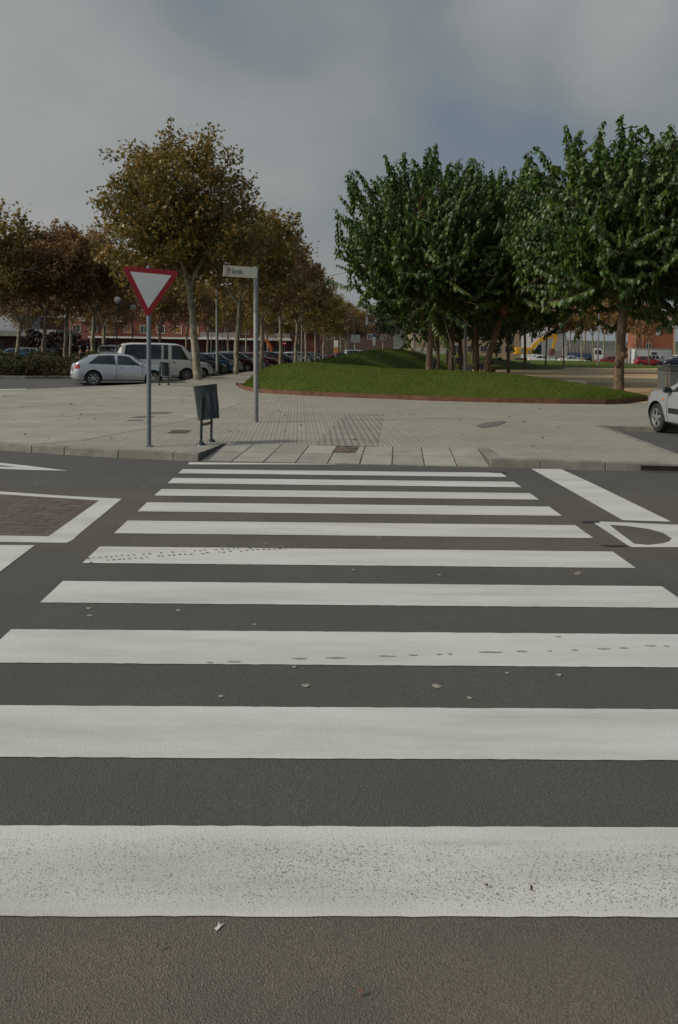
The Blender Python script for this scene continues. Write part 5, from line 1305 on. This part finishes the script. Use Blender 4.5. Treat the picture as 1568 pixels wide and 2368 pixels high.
for x in (-2.0, -.9, 2.2):
    for sd in (-1, 1):
        q = MB(); q.lathe([(.001, -.12), (.3, -.14), (.48, -.14), (.5, 0), (.48, .14), (.001, .14)], 20, Matrix.Translation((x, sd*.98, .5)), 'Y'); wz = q.build('wheel', TYRE, root, smooth=True)
        q = MB(); q.lathe([(.001, -.155), (.24, -.15), (.27, -.12)], 16, Matrix.Translation((x, sd*.98, .5)), 'Y'); q.build('hub', STEELRIM, wz)
YEL = M('excavator_yellow', (.52, .27, .012), .45, 0, .12, 3)
Ye = 132; b = on(1212, Ye); root = thing('excavator', 'yellow tracked excavator with raised boom beyond the square', 'excavator', b)
def ep(x, y): p = at(x, y, Ye); return Vector((p.x-b.x, 0, p.z-b.z))
q = MB(); c0, c1 = ep(1190, 803), ep(1226, 819); q.box(((c0.x+c1.x)/2, 0, (c0.z+c1.z)/2), (c1.x-c0.x, 2.4, c0.z-c1.z)); q.build('engine_housing', YEL, root, bevel=.08)
q = MB(); q.box(((c0.x+c1.x)/2-.3, -1.22, (c0.z+c1.z)/2), (.6, .03, .7)); q.box(((c0.x+c1.x)/2+.9, -1.22, (c0.z+c1.z)/2-.2), (.4, .03, .5)); q.build('vent', M('vent_grey', (.2, .2, .19), .6, 0, .2, 5), root)
pth = [ep(1226, 818), ep(1235, 800), ep(1250, 786), ep(1262, 779), ep(1283, 776)]
def beam(pts, w0, w1, y, th):
    q = MB(); n = len(pts); up = []; dn = []
    for i, p in enumerate(pts):
        t = (pts[min(i+1, n-1)]-pts[max(i-1, 0)]).normalized(); nn = Vector((-t.z, 0, t.x)); wd = (w0+(w1-w0)*i/(n-1)) if i not in (0, n-1) else w1*.8
        up.append((p+nn*wd/2)); dn.append((p-nn*wd/2))
    q.prism([(v.x, v.z) for v in up] + [(v.x, v.z) for v in dn[::-1]], th, Matrix.Translation((0, y, 0))); return q
beam(pth, .95, .6, -.3, .4).build('boom', YEL, root, bevel=.03)
beam([ep(1287, 773), ep(1283, 785), ep(1277, 806)], .7, .4, -.3, .35).build('arm', YEL, root, bevel=.03)
q = MB(); q.tube([ep(1231, 812)+Vector((0, -.6, 0)), ep(1248, 789)+Vector((0, -.6, 0))], .09, 8); q.tube([ep(1262, 778)+Vector((0, -.3, .5)), ep(1285, 774)+Vector((0, -.3, .35))], .08, 8); q.build('hydraulic_ram', GALV, root, smooth=True)
k0 = ep(1275, 812); q = MB(); q.prism([(k0.x-.3, k0.z+.4), (k0.x+.35, k0.z+.45), (k0.x+.5, k0.z-.2), (k0.x+.1, k0.z-.8), (k0.x-.5, k0.z-.6)], 1.0, Matrix.Translation((0, -.3, 0))); q.build('bucket', M('rusty_bucket', (.12, .055, .04), .8, .2, .3, 4), root, bevel=.04)
k0, k1 = ep(1240, 797), ep(1248, 819); q = MB(); q.box(((k0.x+k1.x)/2, .5, (k0.z+k1.z)/2), (k1.x-k0.x+.6, 1.0, k0.z-k1.z)); cbn = q.build('cab', M('cab_dark', (.03, .032, .03), .5, 0, .1, 5), root, bevel=.05)
q = MB(); q.box(((k0.x+k1.x)/2, -.015, (k0.z+k1.z)/2+.2), (k1.x-k0.x+.3, .03, (k0.z-k1.z)*.6)); q.build('window', M('cab_glass', (.05, .09, .085), .1, 0, .2, 3), cbn)
for sd in (-1, 1):
    q = MB(); q.prism([(-1.4, .1), (-1.2, 0), (2.6, 0), (2.9, .2), (2.9, .6), (2.6, .8), (-1.2, .8), (-1.4, .55)], .55, Matrix.Translation((0, sd*1.0, 0))); q.build('track', BLACKP, root, bevel=.04)

# ------------------------------------------------------------------ buildings
def building(name, label, x0, x1, yf, depth, z0, z1, mat, rz=0.0):
    root = thing(name, label, 'building', ((x0+x1)/2, yf, z0), rz)
    q = MB(); q.box((0, depth/2, (z1-z0)/2), (x1-x0, depth, z1-z0)); q.build('wall', mat, root); return root
def window(root, x, z, w_, h_, frame=WHITE, glass=None, y=0.0, sill=True):
    q = MB(); t = .09
    for (cx, cz2, a, b_) in ((x, z+h_/2+t/2, w_+2*t, t), (x, z-h_/2-t/2, w_+2*t, t), (x-w_/2-t/2, z, t, h_), (x+w_/2+t/2, z, t, h_), (x, z, .06, h_)): q.box((cx, y-.03, cz2), (a, .10, b_))
    f_ = q.build('window', frame, root); q = MB(); q.box((x, y-.012, z), (w_, .02, h_)); q.build('pane', glass or WGLASS, f_)
    return f_
k = N('window_glass'); k.col(k.ramp(k.noise(.7, 2), [(.3, (.012, .014, .016)), (.7, (.06, .065, .07))])); k.set(Roughness=.12); WGLASS = k.m
AMBER = M('amber_blind', (.30, .135, .02), .6, 0, .15, 3)
BAND = M('white_render', (.52, .52, .49), .7, 0, .08, 2)
# long brick block
Yb_ = 150; z0 = B(Yb_)
x0, x1 = on(150, Yb_).x, on(735, Yb_).x
bl = building('brick_apartment_block', 'long red brick apartment block with white balcony bands behind the plane trees', x0, x1, Yb_, 14, z0, z0+13.2, BRICK)
Wd = x1-x0
q = MB(); q.box((0, -.9, 3.58), (Wd-10, 1.8, .34)); q.build('slab_band', BAND, bl)
q = MB(); q.box((0, -.06, 1.55), (Wd-10.5, .1, 3.1)); q.build('ground_floor', M('dark_red_front', (.085, .022, .02), .8, 0, .2, .5), bl)
for i in range(14):
    xw = -Wd/2 + 2.2 + i*3.25
    for fl in range(3):
        zz = 3.75 + 1.45 + fl*2.9
        if fl == 0 or i % 2 == 0: window(bl, xw, zz, 1.35, 1.35, BAND, AMBER if (i*3+fl) % 4 in (1, 2) else None)
    if i % 3 == 1: q = MB(); q.box((xw, -.13, 1.2), (1.5, .06, 2.3)); q.build('door', M('shop_grey', (.12, .13, .13), .4, 0, .2, 2), bl)
    else: q = MB(); q.box((xw, -.13, 1.5), (1.9, .06, 1.5)); q.build('shop_window', WGLASS, bl)
for i, (xa, xb, zz) in enumerate([(2, 9.5, 3.9), (13, 19, 3.9), (-21.5, -13, 6.8), (2, 9.5, 6.8), (13, 19, 6.8), (-21.5, -13, 9.7)]):
    q = MB(); q.box(((xa+xb)/2, -1.55, zz+.42), (xb-xa, .06, .95)); rl = q.build('balcony', M('balcony_glass', (.26, .22, .21), .3, 0, .15, 1), bl)
    q = MB(); q.box(((xa+xb)/2, -.8, zz-.13), (xb-xa, 1.6, .2))
    for j in range(5): q.box((xa+(xb-xa)*j/4, -1.6, zz+.42), (.06, .06, 1.0))
    q.build('balcony_frame', BAND, rl)
# red hall with concrete canopy on the far left
Yh = 105; z0 = B(Yh); xh0, xh1 = on(-120, Yh).x, on(84, Yh).x
hl = building('low_hall', 'low dark red hall with grey concrete canopy at the far left', xh0, xh1, Yh, 10, z0, z0+3.0, M('dark_red_wall', (.05, .014, .013), .85, 0, .25, .8))
q = MB(); q.box((.2, 4, 3.35), (xh1-xh0+1, 11, .75)); q.build('canopy', CONC_D, hl)
for i in range(6): q = MB(); q.box((-5+i*2.1, -.05, 1.3), (.9, .08, 2.2)); q.build('door', M('very_dark_door', (.02, .012, .012), .6, 0, .2, 3), hl)
xg0, xg1 = on(80, Yh).x, on(137, Yh).x
gb = building('concrete_block', 'small grey concrete building with dark windows beside the low hall', xg0+.05, xg1, Yh-1, 8, z0, z0+3.9, CONC)
window(gb, -.6, 1.9, .8, 1.1, CONC_D); window(gb, .55, 1.9, .8, 1.1, CONC_D)
Yr = 125; z0 = B(Yr); xr0, xr1 = on(15, Yr).x, on(100, Yr).x
rbk = building('brick_house', 'red brick house with flat roof rising behind the low hall', xr0, xr1, Yr, 10, z0, z0+6.2, BRICK)
window(rbk, 1.2, 5.0, 1.0, 1.3, BAND); window(rbk, -1.5, 5.0, 1.0, 1.3, BAND)
q = MB(); q.box((0, 5, 6.3), (xr1-xr0+.4, 10.4, .2)); q.build('roof', CONC_D, rbk)
k = N('corrugated_white'); X_, Y_, Z_ = k.xyz(); s = k.math('SINE', k.math('MULTIPLY', Z_, 18)); k.col(k.ramp(s, [(.2, (.30, .33, .34)), (.8, (.42, .45, .46))])); k.set(Roughness=.5); CORR = k.m
Yc = 112; z0 = B(Yc); xc0, xc1 = on(-140, Yc).x, on(14, Yc).x
cw = building('corrugated_shed', 'pale corrugated shed wall at the left edge above the canopy', xc0, xc1, Yc+5, 8, z0, z0+7.0, CORR)
q = MB(); q.box((0, 4, 7.05), (xc1-xc0+.3, 8.3, .16)); q.build('roof', CONC_D, cw)
# beige building in the middle
Yg = 140; z0 = B(Yg); x0, x1 = on(954, Yg).x, on(1200, Yg).x
bg = building('beige_building', 'long beige building behind the mulberry trunks', x0, x1, Yg, 12, z0, z0+6.4, M('beige_render', (.27, .205, .125), .85, 0, .12, .6))
q = MB(); q.box((0, 6, 6.5), (x1-x0+.4, 12.4, .2)); q.build('roof', CONC_D, bg)
q = MB(); q.box((-(x1-x0)/2+.12, -.04, 2.6), (.28, .1, 6.4)); q.box((-6.0, -.03, 1.5), (6.2, .08, 1.8)); q.build('grey_plinth', CONC, bg)
for xx in (-5.5, -1.6, .9, 3.2, 5.6, 7.6): window(bg, xx, 2.35, 1.1, .95, CONC_D)
# grey gable shed behind the excavator
Ys = 165; z0 = B(Ys); x0, x1 = on(1243, Ys).x, on(1310, Ys).x
gs = building('grey_warehouse', 'plain light grey warehouse wall behind the excavator arm', x0, x1, Ys, 15, z0, z0+5.0, M('warehouse_grey', (.27, .27, .265), .8, 0, .08, .6))
q = MB(); q.prism([(-(x1-x0)/2, 5.0), ((x1-x0)/2, 5.0), ((x1-x0)/2, 5.4), (0, 6.9), (-(x1-x0)/2, 5.4)], 15, Matrix.Translation((0, 7.5, 0))); q.build('roof', M('warehouse_roof', (.24, .24, .235), .8, 0, .1, .6), gs)
q = MB(); q.box((1.4, -.05, 1.1), (1.6, .08, 2.2)); q.build('door', CONC_D, gs)
# white site cabin
Yk = 140; z0 = B(Yk); x0, x1 = on(1468, Yk).x, on(1553, Yk).x
sc_ = building('site_cabin', 'long white portable site cabin with one window', x0, x1, Yk, 3, z0, z0+2.75, M('cabin_white', (.5, .51, .5), .6, 0, .05, 1))
window(sc_, .1, 1.75, .8, .75, CONC_D)
q = MB(); q.box((0, 1.5, 2.8), (x1-x0+.15, 3.15, .12)); q.build('roof', CONC, sc_)
q = MB(); q.box((1.6, -.06, 1.3), (.35, .1, .2)); q.build('meter_box', BLACKP, sc_)
for i, xx in enumerate((1440, 1448, 1457)):
    p = on(xx, Yk-1.0); r_ = thing('white_hoarding', ['white hoarding panel nearest the knotted trunk', 'middle white hoarding panel left of the site cabin', 'white hoarding panel touching the site cabin'][i], 'hoarding', p, R(50), 'white hoarding panels')
    q = MB(); q.box((0, 0, 1.4), (1.0, .06, 2.6)); q.build('panel', WHITE, r_); q = MB(); q.tube([(.45, .08, 0), (.45, .08, 2.75)], .05, 8); q.build('post', GALV, r_)
# orange brick house with hipped roof
Yo = 160; z0 = B(Yo); x0, x1 = on(1488, Yo).x, on(1556, Yo).x
oh = building('brick_house', 'orange brick house with hipped tile roof at the right', x0, x1, Yo, 9, z0, z0+7.4, BRICK2)
W2 = (x1-x0)/2
q = MB(); q.box((0, 4.5, 7.6), (x1-x0+1.2, 10.2, .42)); q.build('eaves', BAND, oh)
q = MB(); e1 = W2+.5; q.add([(-e1, -.5, 7.8), (e1, -.5, 7.8), (e1, 9.5, 7.8), (-e1, 9.5, 7.8), (-.3, 4, 9.3), (.3, 5, 9.3)], [(0, 1, 5, 4), (1, 2, 5), (2, 3, 4, 5), (3, 0, 4), (0, 3, 2, 1)]); q.build('roof', M('brown_tiles', (.12, .085, .07), .85, 0, .2, 4), oh)
window(oh, -.1, 6.3, .7, .95, BAND, M('white_blind', (.45, .45, .43), .6, 0, .1, 3))
window(oh, -2.0, 3.4, .9, 1.1, BAND)
# cream flats on the slope behind
Yf = 250; z0 = B(Yf); x0, x1 = on(1521, Yf).x, on(1561, Yf).x
cf = building('cream_flats', 'cream block of flats rising behind the brick house roof', x0, x1, Yf, 10, z0, z0+13.5, M('cream_render', (.42, .31, .20), .8, 0, .08, .6))
for xx in (-1.4, .9): window(cf, xx, 11.8, .9, 1.1, CONC_D)
q = MB(); q.box((0, 5, 13.7), (x1-x0+.3, 10.3, .4)); q.build('roof', CONC, cf)
# far terrace closing the view at the end of the row
p0 = on(800, 230); f_ = building('far_terrace', 'far dark brick terrace at the end of the plane tree avenue', p0.x-16, p0.x+14, 230, 10, p0.z, p0.z+9, BRICK_D)
for j in range(7): window(f_, -12+4*j, 5.5, 1.3, 1.3, BAND)

# ------------------------------------------------------------------ people and the dog
def skin_mesh(name, joints, edges, mat, parent, sub=1):
    me = bpy.data.meshes.new(name); bm = bmesh.new(); lay = bm.verts.layers.skin.verify(); vs = []
    for i, (x, y, z, r_) in enumerate(joints):
        v = bm.verts.new((x, y, z)); v[lay].radius = (r_, r_); v[lay].use_root = (i == 0); vs.append(v)
    for a, b_ in edges: bm.edges.new((vs[a], vs[b_]))
    bm.to_mesh(me); bm.free(); me.materials.append(mat)
    o = bpy.data.objects.new(name, me); COL.objects.link(o); o.modifiers.new('s', 'SKIN'); md = o.modifiers.new('d', 'SUBSURF'); md.levels = sub; md.render_levels = sub
    dg = bpy.context.evaluated_depsgraph_get(); m2 = bpy.data.meshes.new_from_object(o.evaluated_get(dg)); o.modifiers.clear(); o.data = m2
    if not m2.materials: m2.materials.append(mat)
    m2.polygons.foreach_set('use_smooth', [True]*len(m2.polygons)); o.parent = parent; return o
SKIN = M('skin', (.27, .15, .10), .6, 0, .08, 8); HAIR = M('dark_hair', (.015, .011, .009), .7, 0, .2, 20)
# standing person behind the hedge
b = on(186, 45.5); pr = thing('person', 'person with dark hair and dark top walking behind the hedge by the silver hatchback', 'person', b, R(-60))
J = [(0, 0, .88, .13), (0, 0, 1.08, .125), (0, 0, 1.28, .14), (0, 0, 1.41, .06), (.0, 0, 1.5, .06), (.02, 0, 1.6, .095), (.0, .17, 1.33, .06), (.03, .24, 1.06, .045), (.15, .22, .88, .035), (.0, -.17, 1.33, .06), (-.02, -.25, 1.06, .045), (.1, -.22, .86, .035), (.03, .09, .80, .085), (.12, .10, .45, .06), (.02, .1, .08, .045), (.14, .1, .04, .04), (-.03, -.09, .8, .085), (-.02, -.1, .45, .06), (-.18, -.1, .10, .045), (-.06, -.1, .04, .04)]
E = [(0, 1), (1, 2), (2, 3), (3, 4), (4, 5), (2, 6), (6, 7), (7, 8), (2, 9), (9, 10), (10, 11), (0, 12), (12, 13), (13, 14), (14, 15), (0, 16), (16, 17), (17, 18), (18, 19)]
skin_mesh('body', J, E, SKIN, pr)
skin_mesh('shirt', [(0, 0, .9, .145), (0, 0, 1.08, .14), (0, 0, 1.28, .155), (0, .17, 1.33, .075), (.03, .24, 1.1, .06), (0, -.17, 1.33, .075), (-.02, -.25, 1.1, .06)], [(0, 1), (1, 2), (2, 3), (3, 4), (2, 5), (5, 6)], M('dark_shirt', (.02, .022, .026), .85, 0, .2, 9), pr)
skin_mesh('trousers', [(0, 0, .9, .14), (.03, .09, .78, .098), (.12, .10, .45, .075), (.02, .1, .12, .06), (-.03, -.09, .78, .098), (-.02, -.1, .45, .075), (-.17, -.1, .13, .06)], [(0, 1), (1, 2), (2, 3), (0, 4), (4, 5), (5, 6)], M('grey_trousers', (.06, .065, .075), .85, 0, .2, 9), pr)
q = MB(); q.ball((.0, 0, 1.635), .115, 14, 10, (1, .95, 1.05)); q.build('hair', HAIR, pr, smooth=True)
# second person seen over a car, pale cap
b = on(203, 82); pr = thing('person', 'distant person in a light blue cap standing between the far parked cars', 'person', b, R(-90))
skin_mesh('body', J, E, SKIN, pr); skin_mesh('shirt', [(0, 0, .9, .145), (0, 0, 1.08, .14), (0, 0, 1.28, .155), (0, .17, 1.33, .075), (.03, .24, 1.1, .06), (0, -.17, 1.33, .075), (-.02, -.25, 1.1, .06)], [(0, 1), (1, 2), (2, 3), (3, 4), (2, 5), (5, 6)], M('red_shirt', (.15, .03, .03), .85, 0, .2, 9), pr)
q = MB(); q.ball((.02, 0, 1.65), .125, 14, 10, (1, 1, .8)); q.build('cap', M('blue_cap', (.12, .18, .26), .8, 0, .1, 9), pr, smooth=True)
# person bending over beside the dog: hips left, head right
b = on(1112, 49, KH); pr = thing('person', 'person in pale top and jeans bending over behind the leaning mulberry trunk', 'person', b, 0)
JB = [(0, 0, .88, .13), (.16, 0, 1.0, .125), (.38, 0, 1.02, .13), (.5, 0, .98, .06), (.56, 0, .95, .06), (.66, 0, .9, .095), (.42, .16, .95, .055), (.52, .18, .68, .045), (.66, .15, .45, .035), (.42, -.16, .95, .055), (.5, -.18, .68, .045), (.64, -.15, .45, .035), (.0, .09, .8, .085), (.06, .1, .45, .06), (-.02, .1, .08, .045), (.12, .1, .04, .04), (0, -.09, .8, .085), (.02, -.1, .45, .06), (-.1, -.1, .08, .045), (.04, -.1, .04, .04)]
skin_mesh('body', JB, E, SKIN, pr)
skin_mesh('shirt', [(.02, 0, .93, .14), (.16, 0, 1.0, .145), (.38, 0, 1.02, .15), (.42, .16, .95, .07), (.48, .18, .78, .06), (.42, -.16, .95, .07), (.48, -.18, .78, .06)], [(0, 1), (1, 2), (2, 3), (3, 4), (2, 5), (5, 6)], M('pale_shirt', (.33, .25, .19), .85, 0, .1, 9), pr)
skin_mesh('jeans', [(0, 0, .89, .14), (.0, .09, .78, .098), (.06, .10, .45, .075), (-.02, .1, .12, .06), (0, -.09, .78, .098), (.02, -.1, .45, .075), (-.1, -.1, .12, .06)], [(0, 1), (1, 2), (2, 3), (0, 4), (4, 5), (5, 6)], M('blue_jeans', (.035, .05, .085), .85, 0, .2, 9), pr)
q = MB(); q.ball((.68, 0, .93), .11, 14, 10, (1.05, .95, 1)); q.build('hair', HAIR, pr, smooth=True)
b = on(1134, 50.5, KH); dg_ = thing('dog', 'reddish brown dog standing beside the bending person', 'dog', b, R(10))
DJ = [(-.24, 0, .42, .105), (-.02, 0, .41, .105), (.2, 0, .43, .125), (.34, 0, .54, .075), (.43, 0, .60, .08), (.54, 0, .57, .045), (-.27, .08, .33, .07), (-.22, .08, .24, .045), (-.31, .08, .14, .028), (-.27, .08, .03, .03), (-.27, -.08, .33, .07), (-.20, -.08, .24, .045), (-.29, -.08, .14, .028), (-.25, -.08, .03, .03), (.22, .08, .28, .05), (.22, .08, .15, .03), (.25, .08, .03, .03), (.22, -.08, .28, .05), (.24, -.08, .15, .03), (.27, -.08, .03, .03), (-.38, 0, .46, .03), (-.5, 0, .55, .022), (.42, .06, .69, .022), (.42, -.06, .69, .022)]
DE = [(0, 1), (1, 2), (2, 3), (3, 4), (4, 5), (0, 6), (6, 7), (7, 8), (8, 9), (0, 10), (10, 11), (11, 12), (12, 13), (2, 14), (14, 15), (15, 16), (2, 17), (17, 18), (18, 19), (0, 20), (20, 21), (4, 22), (4, 23)]
skin_mesh('body', DJ, DE, M('brown_fur', (.15, .07, .03), .9, 0, .25, 8), dg_)
print('objects', len(bpy.data.objects))
